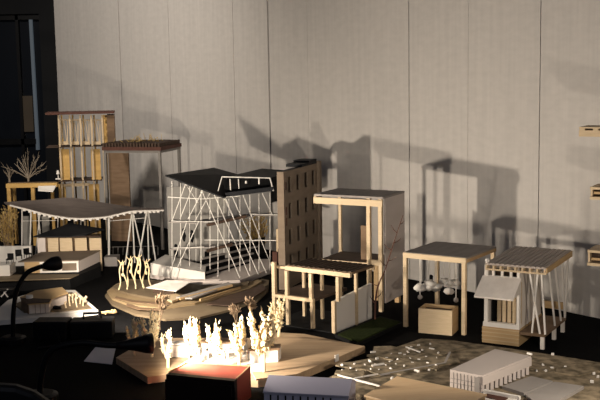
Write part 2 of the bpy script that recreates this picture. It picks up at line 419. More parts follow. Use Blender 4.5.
part(f, 'canopy_front_edge', card, lambda b: b.tube([p - Vector((0, .003, .004)) for p in rows[-1]], .0028, 6))
def fringe(b):
    for p in rows[-1][3:-2]: b.box(p.x - .004, p.x + .004, p.y - .006, p.y + .012, p.z - .0105, p.z - .0045)
part(f, 'canopy_fringe', card, fringe)
struts = [((109, 217, .02), (109, 256, .02), .007), ((132, 212, .02), (126, 259, .0), .005), ((132.5, 212, .03), (134.5, 259, .03), .005), ((133, 212, .02), (143.5, 259, .06), .005),
          ((147, 210, .02), (140, 252, .0), .005), ((147.5, 210, .05), (148.5, 252, .07), .005), ((148, 210, .02), (154.5, 253, .06), .005),
          ((31, 211, .05), (30, 250, .05), .005), ((38, 213, .05), (42, 250, .05), .004), ((40, 214, .05), (36, 250, .08), .004), ((58, 213, .16), (58, 250, .16), .004), ((22, 207, .1), (22, 250, .1), .004), ((81, 213, .17), (81, 250, .17), .004)]
for a, c, w in struts:
    def st(b):
        p = f.Y(*a); q = f.Y(*c); d = (q - p); q = p + d * ((p.z - .002) / -d.z) if d.z < 0 else q
        b.tube([p, q], w / 2, 6)
    part(f, 'strut', whitewire, st)
part(f, 'tie_wire', whitewire, lambda b: b.tube([f.Y(22, 221, .1), f.Y(56, 220.5, .1)], .0011, 4))
part(f, 'tie_wire', whitewire, lambda b: b.tube([f.Y(109, 221, .03), f.Y(146, 218, .03)], .0011, 4))
for xa, xb in ((24.5, 29), (44, 49)):
    part(f, 'hanging_screen', clear, lambda b: f.fbox(b, xa, 216, xb, 266, .14, .142))
part(f, 'railing', steel, lambda b: [f.pbar(b, (112, 247, .10), (158, 246, .10), .0014)] + [f.pbar(b, (113 + k*5, 247, .10), (113 + k*5, 255, .10), .0012) for k in range(10)])
part(f, 'platform', greycard, lambda b: f.fbox(b, 104, 257, 117, 266.5, -.02, .03))

# straw bush behind the frame at the left border
def bush(name, label, x, ybase, x0, x1, ytop, M, n=260, z=0, Y=None, seed=3, cat='bush'):
    random.seed(seed)
    f = F(name, label, cat, x, ybase, 0, z)
    h = f.Y(x, ytop, 0).z; w = (f.Y(x1, ybase, 0).x - f.Y(x0, ybase, 0).x) / 2
    st = MB(); lf = MB()
    for i in range(22):
        a = random.uniform(0, 6.28); rr = random.uniform(.2, 1) * w
        top = Vector((math.cos(a)*rr, math.sin(a)*rr*.6, h * random.uniform(.6, .98)))
        b0 = Vector((math.cos(a)*w*.2, math.sin(a)*w*.12, 0))
        st.tube([b0, b0.lerp(top, .5) + Vector((0, 0, h*.06)), top], [.0016, .0012, .0006], 4)
        for k in range(n // 22):
            p = b0.lerp(top, random.uniform(.25, 1)) + Vector((random.uniform(-1, 1), random.uniform(-1, 1), 0)) * w * .12
            lf.leaf(p, Vector((math.cos(a)*.5, math.sin(a)*.5, 1)) + Vector([random.uniform(-.6, .6) for _ in range(3)]), random.uniform(.008, .02), .0022)
    st.build('stems', twig, f); lf.build('foliage', M, f)
    return f
bush('dried_grass_bush', 'golden dried grass bush at the left border under the canopy tip', 8, 252, -6, 21, 204, straw, 620, seed=11)
bush('straw_hedge', 'golden straw hedge standing behind the white strut grandstand', 257, 254, 240, 276, 211, straw, 520, seed=12)

# ------------------------------------------------------------------ E/F. flat-roof house with dark-roof pavilion behind
f = F('dark_roof_pavilion_model', 'cream-walled pavilion model with a black hipped roof, under the fabric canopy', 'architectural model', 70, 272)
zr = f.Y(68, 236.5, 0).z
part(f, 'roof', roofblk, lambda b: b.slab([f.Y(33, 236.5, -.01), f.Y(71, 236, -.02), f.Y(86, 234.5, -.015), f.Y(105, 229, .07), f.Y(70, 223, .10)], .003))
for xa, xb in ((39, 45), (49.5, 58), (61.5, 72), (76.5, 86.5), (91, 101)):
    part(f, 'wall_panel', cream if xa > 48 else pinkcard, lambda b: f.fbox(b, xa, 238, xb, 277, .004, .010))
part(f, 'back_wall', brown, lambda b: f.fbox(b, 40, 234, 101, 277, .075, .08))  # brown puts the shade between the front panels into this wall's colour
part(f, 'wall_head', dkbrown, lambda b: f.fbox(b, 39, 235.8, 101, 238, .004, .012))

f = F('flat_roof_house_model', 'cream flat-roofed house model with white window frames on a black plinth', 'architectural model', 70, 290)
zp = f.Y(70, 279, 0).z
part(f, 'plinth', black, lambda b: f.pprism(b, [(-20, 281.5), (70, 278.5), (101, 266), (100, 262), (-20, 268)], zp))
def hs(x, y, z): return f.Z(x, y, z)
zh = zp + .036
A = f.Z(18, 261.5, zh); B = f.Z(79, 260, zh); Cc = f.Z(100.5, 250, zh); D = f.Z(41, 252, zh)
part(f, 'flat_roof', taupe, lambda b: b.slab([A, B, Cc, D], .003))
dn = lambda p, z: Vector((p.x, p.y, z))
def inset(p, k=.006):
    c = (A + B + Cc + D) / 4; v = c - p; v.z = 0; return p + v.normalized() * k
part(f, 'side_wall', pinkcard, lambda b: b.prism([dn(inset(B, .004), zp), dn(inset(Cc, .004), zp), dn(inset(Cc, .009), zp), dn(inset(B, .009), zp)], [dn(inset(B, .004), zh-.003), dn(inset(Cc, .004), zh-.003), dn(inset(Cc, .009), zh-.003), dn(inset(B, .009), zh-.003)]))
part(f, 'back_wall', taupe, lambda b: b.bar(dn(inset(D, .02), zp + .0165), dn(inset(Cc, .02), zp + .0165), .004, .033))
a = dn(inset(A, .005), 0); b2 = dn(inset(B, .005), 0)
for t0, t1 in ((.36, .66), (.70, .99)):
    p = a.lerp(b2, t0); q = a.lerp(b2, t1)
    wf = part(f, 'window_frame', card, lambda b: (b.bar(dn(p, zp+.002), dn(q, zp+.002), .005, .005), b.bar(dn(p, zp+.030), dn(q, zp+.030), .005, .006), b.bar(dn(p, zp), dn(p, zh-.003), .006), b.bar(dn(q, zp), dn(q, zh-.003), .006)))
    o = Vector((0, .012, 0))
    part(f, 'window_pane', taupe, lambda b: b.bar(dn(p + o, zp + .0165), dn(q + o, zp + .0165), .002, .033), parent=wf)
part(f, 'front_wall', tan, lambda b: b.bar(dn(a.lerp(b2, .08), zp + .0165), dn(a.lerp(b2, .34), zp + .0165), .003, .033))
part(f, 'terrace', contour, lambda b: b.slab([f.Z(-15, 281, zp + .003), f.Z(70, 278, zp + .003), f.Z(79, 274, zp + .003), f.Z(-15, 275, zp + .003)], .003))
# white wing and small dark chairs at left
part(f, 'white_wing', card, lambda b: b.box(f.Z(-12, 276, zp+.003).x, f.Z(10, 276, zp + .003).x, f.Z(5, 276, zp+.003).y, f.Z(5, 276, zp+.003).y + .06, zp + .003, zp + .034))
zc = zh
for i, (x, y) in enumerate(((10, 262), (19, 259.5), (28, 258))):
    c = F('miniature_chair', ('black miniature chair nearest the left border, on the flat roof edge', 'black miniature chair, middle of three on the flat roof edge', 'black miniature chair nearest the dark-roof pavilion, on the flat roof')[i], 'miniature chair', x, y + (1.5 if x < 18 else 0), 20 * i, f.z + zh if x > 15 else f.z + zp + .034, 'miniature chairs on the flat-roofed house')
    part(c, 'seat', blackplastic, lambda b: b.box(-.009, .009, -.009, .009, .011, .014))
    part(c, 'backrest', blackplastic, lambda b: b.box(-.009, .009, .008, .010, .014, .028))
    for sx in (-1, 1):
        for sy in (-1, 1): part(c, 'leg', blackplastic, lambda b: b.bar((sx*.008, sy*.008, 0), (sx*.008, sy*.008, .011), .0015))

# low white walls behind
f = F('low_white_wall_model', 'low white boundary wall model behind the flat-roofed house at left', 'architectural model', 15, 268)
part(f, 'wall_piece', card, lambda b: f.fbox(b, -14, 246, 31, 268, .0, .012))
part(f, 'wall_base', pinkcard, lambda b: f.fbox(b, -14, 263, 36, 268, .012, .05))

# ------------------------------------------------------------------ G. small house on white base
f = F('white_base_house_model', 'small brown-roofed house model with a white tank on a white base', 'architectural model', 60, 312)
part(f, 'base_board', card, lambda b: f.pprism(b, [(-8, 314), (8, 300), (40, 290), (75, 290), (98, 310), (70, 314), (42, 317), (-8, 321)], .012))
part(f, 'sloping_ground', contour, lambda b: f.pprism(b, [(14, 304), (40, 294), (72, 292), (92, 308), (60, 311), (24, 312)], .015, .012))
zh = .042
roofp = [(20, 297), (35, 290.5), (62, 287), (68, 292.5), (52, 298), (50, 302.5), (28, 304)]
part(f, 'house_wall', pinkcard, lambda b: f.pprism(b, [(22, 297.5), (35, 291.5), (61, 288), (66.5, 293), (51, 298), (49, 302), (29, 303.4)], zh, .015))
part(f, 'flat_roof', tan, lambda b: f.pprism(b, roofp, zh + .003, zh))
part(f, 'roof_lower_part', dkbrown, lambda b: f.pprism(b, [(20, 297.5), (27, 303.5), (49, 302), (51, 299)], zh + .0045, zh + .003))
p = f.Z(29.5, 298, zh + .0045)
part(f, 'roof_tank', card, lambda b: b.tube([p, p + Vector((0, 0, .007))], .009, 14))
for t in (.3, .55, .8):
    q = f.Z(29, 303.4, zh).lerp(f.Z(49, 302, zh), t)
    part(f, 'wall_seam', taupe, lambda b: b.bar((q.x, q.y - .0006, .015), (q.x, q.y - .0006, zh), .001))
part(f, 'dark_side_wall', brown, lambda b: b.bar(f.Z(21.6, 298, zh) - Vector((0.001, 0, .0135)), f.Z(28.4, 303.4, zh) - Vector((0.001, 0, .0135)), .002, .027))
random.seed(4)
for x, y, h in ((70, 306, .028), (73, 303, .022), (77, 307, .024), (80, 304, .02), (83, 306, .018), (76, 301, .02), (86, 303, .015), (66, 308, .015)):
    p = f.Z(x, y, .015)
    part(f, 'garden_post', cream, lambda b: (b.tube([p, p + Vector((random.uniform(-.004, .004), 0, h))], .0022, 6), b.blob(p + Vector((0, 0, h)), .004, jit=.4, sub=1)))
p = f.Z(57, 309, .015)
part(f, 'dark_rock', blackplastic, lambda b: b.blob(p + Vector((0, 0, .004)), .008, (1.6, 1, .6), .5))
g = F('fallen_model_figure', 'small cream model piece lying on black cloth right of the white base', 'model piece', 108, 315)
random.seed(9)
part(g, 'twig_body', tan, lambda b: (b.tube([(-.022, 0, .005), (0, .004, .007), (.018, 0, .005)], [.003, .004, .0025], 6), b.tube([(0, .004, .005), (.012, .008, .012)], .002, 5), b.tube([(-.008, .002, .005), (-.004, -.01, .005)], .002, 5), b.blob((.018, 0, .009), .006, jit=.5, sub=1)))
g = F('black_model_frame', 'small black framed model with white sticks at the left border', 'architectural model', 4, 298)
part(g, 'frame', blackplastic, lambda b: (g.fbox(b, -6, 295, 13, 297, 0, .03), g.fbox(b, 10, 291, 12.5, 297, 0, .01), g.fbox(b, -6, 291, -3, 297, 0, .01), g.fbox(b, -6, 290, 13, 291.5, 0, .03)))
part(g, 'white_stick', card, lambda b: (g.pbar(b, (1, 297, -.002), (8, 289, .004), .003), g.pbar(b, (8, 297, .0), (4, 292, .0), .003)))

# ------------------------------------------------------------------ H. contour terrain
f = F('contour_terrain_model', 'layered brown contour terrain model with folded white roofs, centre left', 'architectural model', 175, 318)
Ls = [[(105, 295), (113, 286.5), (128, 280), (150, 281), (205, 287), (240, 286), (262, 279), (269, 280), (268, 290), (258, 300), (232, 309), (200, 317), (165, 319), (135, 314), (112, 304)],
      [(107, 291), (116, 284), (130, 279), (150, 280), (205, 286), (240, 284.5), (258, 279.5), (262, 281), (250, 288), (222, 296), (195, 303), (160, 308), (128, 304), (112, 298)],
      [(112, 287), (124, 281), (150, 279.5), (205, 285), (238, 283), (250, 280.5), (248, 284), (222, 290), (190, 297), (160, 299), (132, 294), (118, 290)]]
for i, L in enumerate(Ls):
    part(f, 'contour_layer', contour if i != 1 else tan2, lambda b: f.pprism(b, L, .0055*(i+1), .0055*i))
part(f, 'cut_step', brown, lambda b: (f.pprism(b, [(116, 296), (134, 300), (170, 303), (168, 305), (132, 302), (115, 298)], .0125, .011), f.pprism(b, [(127, 303), (140, 307), (160, 308.5), (160, 310), (138, 309.5), (126, 305.5)], .0125, .011)))
z3 = .0165
part(f, 'folded_roof', card, lambda b: b.slab([f.Z(146, 287.5, z3+.016), f.Z(167, 280, z3+.030), f.Z(191, 281.5, z3+.030), f.Z(176, 291, z3+.018)], .002))
part(f, 'roof_flap', pinkcard, lambda b: b.slab([f.Z(167, 280, z3+.030), f.Z(192, 279, z3+.034), f.Z(220, 279.5, z3+.028), f.Z(191, 281.8, z3+.030)], .002))
part(f, 'hall_wall', dkbrown, lambda b: b.prism([f.Z(153, 293, z3), f.Z(174, 294.5, z3), f.Z(186, 287, z3), f.Z(165, 286, z3)], [f.Z(153, 293, z3)+Vector((0, 0, .014)), f.Z(174, 294.5, z3)+Vector((0, 0, .015)), f.Z(186, 287, z3)+Vector((0, 0, .022)), f.Z(165, 286, z3)+Vector((0, 0, .022))]))
part(f, 'ramp', greycard, lambda b: (b.slab([f.Z(176, 297, z3+.006), f.Z(192, 298, z3 + .006), f.Z(232, 284, z3+.014), f.Z(228, 282, z3+.014)], .004)))
part(f, 'ramp_curb', tan, lambda b: (b.bar(f.Z(180, 299, z3+.004), f.Z(232, 285.5, z3+.012), .006, .006), b.bar(f.Z(200, 300, z3), f.Z(240, 287.5, z3), .005, .006)))
part(f, 'slope_shade', dkbrown, lambda b: f.pprism(b, [(206, 304), (225, 296), (250, 289), (262, 284), (266, 289), (252, 298), (230, 305.5)], .0128, .0108))  # dark wedge stands in for shade on the terrain's right half
part(f, 'sand_patch', cream, lambda b: f.pprism(b, [(160, 296), (176, 293.5), (184, 297), (172, 301)], z3 + .003, z3 - .002))
for i, (x, yb, yt) in enumerate(((123, 291, 262), (131, 288, 258), (139, 290, 257), (147, 288, 261))):
    random.seed(60 + i)
    t = F('twisted_trunk_tree', ('twisted cream trunk tree, leftmost on the contour terrain edge', 'twisted cream trunk tree, second from left on the contour terrain', 'twisted cream trunk tree, third from left on the contour terrain', 'twisted cream trunk tree, rightmost of the four on the contour terrain')[i], 'tree', x, yb, 0, .0165, 'twisted trunks on the contour terrain')
    h = t.Y(x, yt, 0).z
    def tw(b):
        for s in (-1, 1):
            pts = [Vector((s*(.011 - .009*k) + .003*math.sin(k*7 + i), .003*math.cos(k*6)*s, h*k + .0036*(1-k))) for k in [j/8 for j in range(9)]]
            b.tube(pts, [.0019 + random.uniform(-.0005, .0006) for _ in pts], 6)
        b.blob((0, 0, h*.55), .0034, (1, 1, 1.8), .5, 1); b.blob((.002, 0, h*.78), .003, (1, 1, 1.6), .5, 1)
    tk = part(t, 'trunk', paleleaf, tw)
    part(t, 'branches', paleleaf, lambda b: [b.tube([(0, 0, h*.9), (a*.006, 0, h), (a*.011, .004, h*1.06)], [.0015, .0012, .0008], 5) for a in (-1, .2, 1)], parent=tk)

# ------------------------------------------------------------------ I. grandstand
f = F('grandstand_model', 'grandstand model with black butterfly roof and a web of white wire struts', 'architectural model', 205, 284)
zb = .016
part(f, 'base_board', pinkcard, lambda b: f.pprism(b, [(150, 273), (168, 263.5), (205, 263), (232, 259), (270, 259), (270, 268.5), (240, 280), (204, 281.5)], zb))
part(f, 'white_ramp', card, lambda b: b.prism([f.Z(151, 275, zb), f.Z(205, 280, zb), f.Z(206, 273, zb), f.Z(166, 266, zb)], [f.Z(151, 275, zb)+Vector((0, 0, .036)), f.Z(205, 280, zb)+Vector((0, 0, .022)), f.Z(206, 273, zb)+Vector((0, 0, .022)), f.Z(166, 266, zb)+Vector((0, 0, .036))]))
def row(k):
    def fn(b):
        h0 = .010 + .013 * k
        p = f.Z(196 + 3*k, 279 - 4.2*k, zb); q = f.Z(249 + 4*k, 263.5 - 3.0*k, zb)
        b.prism([p, q, q + Vector((.012, .055, 0)), p + Vector((.012, .055, 0))], [v + Vector((0, 0, h0)) for v in (p, q, q + Vector((.012, .055, 0)), p + Vector((.012, .055, 0)))])
    return fn
for k in range(4):
    part(f, 'seating_step', black if k % 2 == 0 else black, row(k))
    def nose(b, k=k):
        h0 = .010 + .013 * k
        p = f.Z(196 + 3*k, 279 - 4.2*k, zb) + Vector((0, 0, h0)); q = f.Z(249 + 4*k, 263.5 - 3.0*k, zb) + Vector((0, 0, h0))
        b.bar(p, q, .010, .004)
    part(f, 'seat_row', greycard, nose)
# roof
A = f.Y(165, 175, .02); B = f.Y(214, 167.5, .30); D = f.Y(225, 197.5, -.02); E = f.Y(239, 174.5, .25)
part(f, 'left_roof_wing', roofblk, lambda b: b.slab([A, D, E, B], .004))
G = f.Y(236, 174.5, .24); H = f.Y(262, 168.5, .30); Ip = f.Y(297, 171, .22); J = f.Y(270, 178, .02); K = f.Y(222, 176.7, .02)
part(f, 'right_roof_wing', roofblk, lambda b: b.slab([K, J, Ip, H, G], .004))
L1 = f.Y(273.5, 191, .0); L0 = f.Y(225, 197, .0); Lk = f.Y(218.5, 191, .0)
part(f, 'clerestory_interior', black, lambda b: b.prism([L0 + Vector((0, .03, 0)), L1 + Vector((0, .03, 0)), L1 + Vector((0, .10, 0)), L0 + Vector((0, .10, 0))], [K + Vector((0, .03, -.005)), J + Vector((0, .03, -.005)), J + Vector((0, .10, -.005)), K + Vector((0, .10, -.005))]))
part(f, 'clerestory_frame', whitewire, lambda b: (b.tube([K, J], .0016, 5), b.tube([K, f.Y(218, 191, .0)], .0018, 5), b.tube([J, L1], .0022, 5), b.tube([f.Y(230, 179, .0), f.Y(230.5, 190, .0)], .0016, 5), b.tube([f.Y(238.5, 179, .0), f.Y(239, 188.5, .0)], .0013, 5), b.tube([f.Y(259, 178, .0), f.Y(259, 184, .0)], .0022, 5), b.tube([f.Y(246, 181, .0), f.Y(246, 183.5, .0)], .003, 5)))
part(f, 'front_sill', roofblk, lambda b: b.prism([L0, L1, L1 + Vector((0, .03, 0)), L0 + Vector((0, .03, 0))], [v + Vector((0, 0, .012)) for v in (L0, L1, L1 + Vector((0, .03, 0)), L0 + Vector((0, .03, 0)))]))
part(f, 'side_panel', roofblk, lambda b: b.prism([f.Y(271, 203, .06), f.Y(284, 199, .16), f.Y(284, 199, .17), f.Y(271, 203, .07)], [f.Y(270.5, 179, .06), f.Y(284, 175, .16), f.Y(284, 175, .17), f.Y(270.5, 179, .07)]))
def zroof(x):  # roof underside pixel height along the front of the left wing
    return 175 + (x - 165) * (197.5 - 175) / 60 if x < 225 else 197 - (x - 225) * 6 / 48
def strut(a, c, w=.0028, to=None):
    def fn(b):
        p = f.Y(*a); q = f.Y(*c); d = q - p
        if to is not None: q = p + d * ((to - p.z) / d.z)
        b.tube([p, q], w / 2, 5)
    part(f, 'strut', whitewire, fn)
for x, y0, d in ((172, 181, .06), (180.5, 183, .06), (189.5, 186, .06), (201, 191, .02), (210, 194, .06), (218, 197, .02), (229, 199, .10), (240, 197, .10), (250, 195, .10), (259, 194, .10), (270, 193, .10), (196, 188, .2), (224, 197, .2)):
    strut((x, y0, d), (x, 262, d), .0022, zb)
for a, c in (((201, 189, .0), (240.5, 279, -.0)), ((213, 192, .02), (249.5, 276, .02)), ((224, 197, .03), (257.5, 272.5, .04)), ((232, 196, .05), (265, 270, .06)), ((243, 195, .06), (271.5, 266, .10)),
             ((185.5, 184, .0), (172, 221, .0)), ((193, 186, .02), (180, 219, .02)), ((203, 190, .02), (188, 219, .02)), ((210, 193, .05), (195, 221, .05)),
             ((187, 221, .02), (175, 257, .02)), ((199, 221, .02), (180, 262, .0)), ((185.5, 184, .02), (198, 203, .04)), ((225, 197, .02), (238, 228, .06)), ((262, 193, .04), (272, 214, .06))):
    strut(a, c, .0022, zb if c[1] > 255 else None)
def bars(name, M, L):
    for a, c, w, h in L: part(f, name, M, lambda b: f.pbar(b, a, c, w, h))
bars('gallery_floor', greycard, [((170, 221, .05), (196, 222, .05), .05, .003), ((196, 222, .05), (252, 215, .10), .05, .003), ((252, 214, .10), (284, 215, .14), .06, .003), ((170, 249, .06), (215, 246, .08), .03, .003)])
bars('gallery_rail', whitewire, [((168, 197, .05), (201, 199, .03), .002, .002), ((201, 199, .03), (240, 196, .06), .002, .002), ((171, 221, .03), (222, 222, .03), .002, .002), ((222, 240, .04), (284, 240.5, .06), .002, .002), ((204, 240, .04), (224, 240, .04), .002, .002), ((250, 214, .06), (284, 215, .08), .002, .002), ((173, 248, .03), (204, 247, .03), .002, .002)])
bars('dark_walkway', dkbrown, [((207, 225, .02), (246, 216, .06), .012, .008), ((207, 251, .05), (232, 244, .08), .012, .008)])
part(f, 'translucent_backdrop', clear, lambda b: f.fbox(b, 169, 186, 226, 262, .20, .202))
for x, y in ((184, 236), (192, 238), (176, 252)):
    part(f, 'seated_figure', black, lambda b: (lambda p: (b.blob(p, .010, (.6, .6, 1.5), .4), b.blob(p + Vector((0, 0, .019)), .005, jit=.1)))(f.Y(x, y, .10)))
part(f, 'corner_post', cream, lambda b: f.fbox(b, 276.5, 229, 280, 252, .04, .05))
part(f, 'red_stair', redbrown, lambda b: (f.fbox(b, 272.5, 252, 277, 262, .03, .05), f.fbox(b, 278, 249, 282.5, 263, .03, .05)))

# ------------------------------------------------------------------ J. mid block
f = F('windowed_block_model', 'tall brown block model with rows of slit windows, beside the butterfly roof', 'architectural model', 0, 0, 69, loc=Vector((PY(284, 172, 2.75).x, 2.75, 0)))
hz = PY(284, 172, 2.75).z; ln = .265
# local x runs away from the camera, local y to the left
def jface(b):
    rows_ = [(hz - .018, hz - .062), (hz - .092, hz - .136), (hz - .166, hz - .210), (hz - .240, hz - .284)]
    colw = [(.030, .052), (.095, .117), (.160, .182), (.222, .244)]
    zs = [0]
    for a, c in rows_[::-1]: zs += [max(c, 0), a]
    zs.append(hz)
    for i in range(0, len(zs) - 1, 2): b.box(0, ln, 0, .006, zs[i], zs[i+1])
    for i in range(1, len(zs) - 1, 2):
        xs_ = [0] + [v for c in colw for v in c] + [ln]
        for k in range(0, len(xs_), 2): b.box(xs_[k], xs_[k+1], 0, .006, zs[i], zs[i+1])
part(f, 'window_facade', taupe, jface)
part(f, 'core', dkbrown, lambda b: b.box(.004, ln, .012, .020, 0, hz - .004))
part(f, 'front_wall', taupe, lambda b: b.box(-.004, .0, 0, .020, 0, hz))
part(f, 'flat_roof', roofblk, lambda b: b.box(0, ln, .006, .020, hz - .004, hz))
part(f, 'roof_parapet', roofblk, lambda b: (b.box(.14, ln, .0, .05, hz, hz + .008), b.box(.20, ln, .0, .05, hz + .008, hz + .014)))
part(f, 'end_fin', taupe, lambda b: b.box(ln, ln + .02, -.008, .020, 0, hz + .006))
for z in (hz - .03, hz - .10, hz - .13):
    part(f, 'red_mark', redbrown, lambda b: b.box(.008, .014, -.0012, 0, z - .022, z))

# ------------------------------------------------------------------ K. tall open timber box
f = F('open_timber_box_model', 'tall open cream timber box model with flat roof and pale side wall', 'architectural model', 379, 312, -29)
zt = f.Y(379, 197, 0).z
fl = f.Y(314, 196.5, 0).x; fr = .008
bk = f.X(404.5, 189.5, .012).y
bk = min(bk, .21)
zbm = f.Y(340, 205.5, 0).z
part(f, 'roof', greyroof, lambda b: b.box(fl, .012, .0, bk, zt - .005, zt))
part(f, 'front_beam', cream, lambda b: b.box(fl, .012, -.004, .0, zt - .024, zt - .008))
part(f, 'roof_edge', cream, lambda b: b.box(fl, fl + .006, .0, .012, zt - .024, zt - .005))
for x in (.004, f.Y(368, 220, 0).x):
    part(f, 'front_post', cream, lambda b: b.box(x - .0048, x + .0048, .0, .010, 0, zt - .005))
part(f, 'cross_beam', cream, lambda b: b.box(f.Y(370, 263, 0).x, .0, .002, .012, f.Y(375, 265, 0).z, f.Y(375, 260.5, 0).z))
part(f, 'side_wall', pinkcard, lambda b: b.box(.008, .012, .016, bk, .02, zt - .005))
part(f, 'floor_plate', dkbrown, lambda b: b.box(fl + .01, .006, .014, bk, f.Y(345, 262, 0).z - .006, f.Y(345, 262, 0).z))
part(f, 'back_post', cream, lambda b: b.box(fl + .004, fl + .012, bk - .010, bk - .002, 0, zt - .005))
part(f, 'inner_board', brown, lambda b: (f.fbox(b, 361, 226, 369, 262, .05, .056)))
zf = f.Y(345, 262, 0).z
part(f, 'floor_edge', cream, lambda b: b.box(fl + .01, .0, .012, .014, zf - .006, zf))
for q in ((-.06, bk - .02), (.0, bk - .02)):
    part(f, 'rear_post', tan, lambda b: b.box(q[0] - .006, q[0] + .006, q[1] - .006, q[1] + .006, 0, zf - .006))

# ------------------------------------------------------------------ L. two-storey post frame with white wall
f = F('post_frame_house_model', 'open two-storey cream post frame model with battened roof and white wall slab', 'architectural model', 333, 333, -35)
zt = .6 - .0; 
P_ = f.Z(352, 275, 0)
# roof top height from the front beam right end, standing over the wall slab front
d0 = .0
zt = f.Y(350, 273.5, d0).z
xl = f.Y(286, 266, d0).x; xr = f.Y(351, 274, d0).x
dp = .165; dr = .10
zm = f.Y(300, 297, d0).z
part(f, 'roof_deck', brown, lambda b: b.box(xl, xr, .004, dr, zt - .003, zt + .002))
for k in range(13):
    x = xl + .006 + (xr - xl - .012) * k / 12
    part(f, 'roof_batten', dkbrown, lambda b: b.box(x - .003, x + .003, .004, dr, zt + .002, zt + .004))
part(f, 'front_beam', cream, lambda b: b.box(xl, xr, -.004, .004, zt - .009, zt + .001))
part(f, 'rear_beam', cream, lambda b: b.box(xl, xr, dr, dr + .006, zt - .009, zt + .002))
for px_ in (287, 311, 338):
    x = f.Y(px_, 285, d0).x
    part(f, 'front_post', cream, lambda b: b.box(x - .004, x + .004, -.004, .004, zm if px_ < 330 else f.Y(333, 301, 0).z + .001, zt - .011))
for px_, dd in ((304, dr - .01), (322, dr - .01), (340, dr - .01), (356, dr - .01)):
    x = f.Y(px_, 285, dd).x
    part(f, 'rear_post', cream, lambda b: b.box(x - .0034, x + .0034, dd - .0034, dd + .0034, 0, zt - .003))
xm0 = f.Y(273, 296, d0).x; xm1 = f.Y(314, 300, d0).x
part(f, 'lower_deck', dkbrown, lambda b: b.box(xm0, xm1, .004, dp - .02, zm - .007, zm))
part(f, 'lower_beam', cream, lambda b: b.box(xm0, xm1, -.004, .004, zm - .008, zm))
for px_ in (288, 312.5):
    x = f.Y(px_, 305, d0).x
    part(f, 'lower_post', cream, lambda b: b.box(x - .004, x + .004, -.004, .004, 0, zm - .009))
x = f.Y(274.5, 290, d0).x
part(f, 'corner_column', cream, lambda b: b.box(x - .0046, x + .0046, -.0046, .0046, 0, f.Y(274.5, 262, d0).z))
part(f, 'top_rail', cream, lambda b: b.box(x, xl + .01, .006, .014, f.Y(274.5, 266, d0).z - .006, f.Y(274.5, 266, d0).z))
wz_ = f.Y(333, 301, 0).z
part(f, 'white_wall', card, lambda b: b.prism([(.000, .004, 0), (.007, .004, 0), (.007, dp, 0), (.0, dp, 0)], [(.000, .004, wz_), (.007, .004, wz_), (.007, dp, wz_ + .012), (.0, dp, wz_ + .012)]))
part(f, 'wall_end', cream, lambda b: b.box(-.001, .008, -.004, .004, 0, wz_))
part(f, 'ground_board', black, lambda b: b.box(xm0 - .01, -.002, -.006, dp, 0, .003))

f = F('lawn_board', 'dark board with a green lawn rectangle right of the white wall slab', 'architectural model', 345, 342, -35)
part(f, 'board', black, lambda b: f.pprism(b, [(335, 334), (357, 344), (403, 322), (380, 316)], .008))
part(f, 'lawn', lawn, lambda b: f.pprism(b, [(338, 334), (357, 341.5), (400, 321.5), (380, 317)], .011, .008))
lz = .011
t = F('leaning_twig_tree', 'tall leaning red-brown twig tree with side shoots on the green lawn', 'tree', 375, 320, 0, lz)
def lt(b):
    pts = dense([Vector((0, 0, .002)), t.Y(375.5, 302, 0), t.Y(378, 286, 0), t.Y(385, 270, 0), t.Y(391.5, 250, 0), t.Y(397, 233, 0), t.Y(403, 215, 0)], 3)
    b.tube(pts, [.0026 - .0019 * i / (len(pts) - 1) for i in range(len(pts))], 6)
part(t, 'trunk', redtwig, lt)
for (xa, ya), (xb, yb) in (((397, 233), (391, 225)), ((394, 243), (401, 238)), ((391.5, 250), (384, 244)), ((388, 261), (396, 257)), ((386.5, 266), (380, 260)), ((400, 224), (404, 221)), ((378, 286), (369, 281)), ((376, 298), (383, 291)), ((375.5, 304), (370, 296))):
    part(t, 'side_shoot', redtwig, lambda b: b.tube([t.Y(xa, ya, 0), t.Y((xa+xb)/2, (ya+yb)/2 + 1, .004), t.Y(xb, yb, .006)], [.0012, .001, .0006], 5))

# ------------------------------------------------------------------ M. swing pavilion
f = F('swing_pavilion_model', 'square-roofed cream post pavilion model hung with white cotton clouds', 'architectural model', 464, 335, -34)
zt = f.Y(464, 257.5, 0).z
xl = f.Y(404, 251.5, 0).x; bk = .17
part(f, 'roof', greyroof, lambda b: b.box(xl, .006, .0, bk, zt - .004, zt))
part(f, 'front_beam', cream, lambda b: b.box(xl, .006, -.005, 0, zt - .013, zt - .001))
part(f, 'side_beam', tan, lambda b: b.box(.0, .006, .0, bk, zt - .012, zt - .004))
for nm, q in (('front_post', (0, 0)), ('front_post', (xl + .004, 0)), ('rear_post', (0, bk - .006)), ('rear_post', (xl + .006, bk - .006))):
    part(f, nm, cream, lambda b: b.box(q[0] - .0045, q[0] + .0045, q[1] - .0045, q[1] + .0045, 0, zt - .013 if q[1] == 0 else zt - .004))
part(f, 'rear_beam', cream, lambda b: b.box(xl, .0, bk - .006, bk, zt - .012, zt - .004))
random.seed(21)
for x, y, d, r in ((421, 287, .07, .012), (429, 285, .08, .015), (436, 287.5, .09, .012), (444, 282, .10, .011), (449, 284, .08, .014), (455, 283, .09, .011), (450, 291, .06, .012)):
    p = f.Y(x, y, d)
    cc_ = part(f, 'cotton_cloud', cotton, lambda b: [b.blob(p + Vector((random.uniform(-1, 1)*r*.6, random.uniform(-1, 1)*r*.5, random.uniform(-1, 1)*r*.3)), r*random.uniform(.6, .9), (1.1, 1, .8), .6) for _ in range(5)], smooth=True)
    part(f, 'hanging_thread', whitewire, lambda b: b.tube([p, Vector((p.x, p.y, zt - .004))], .0010, 4), parent=cc_)
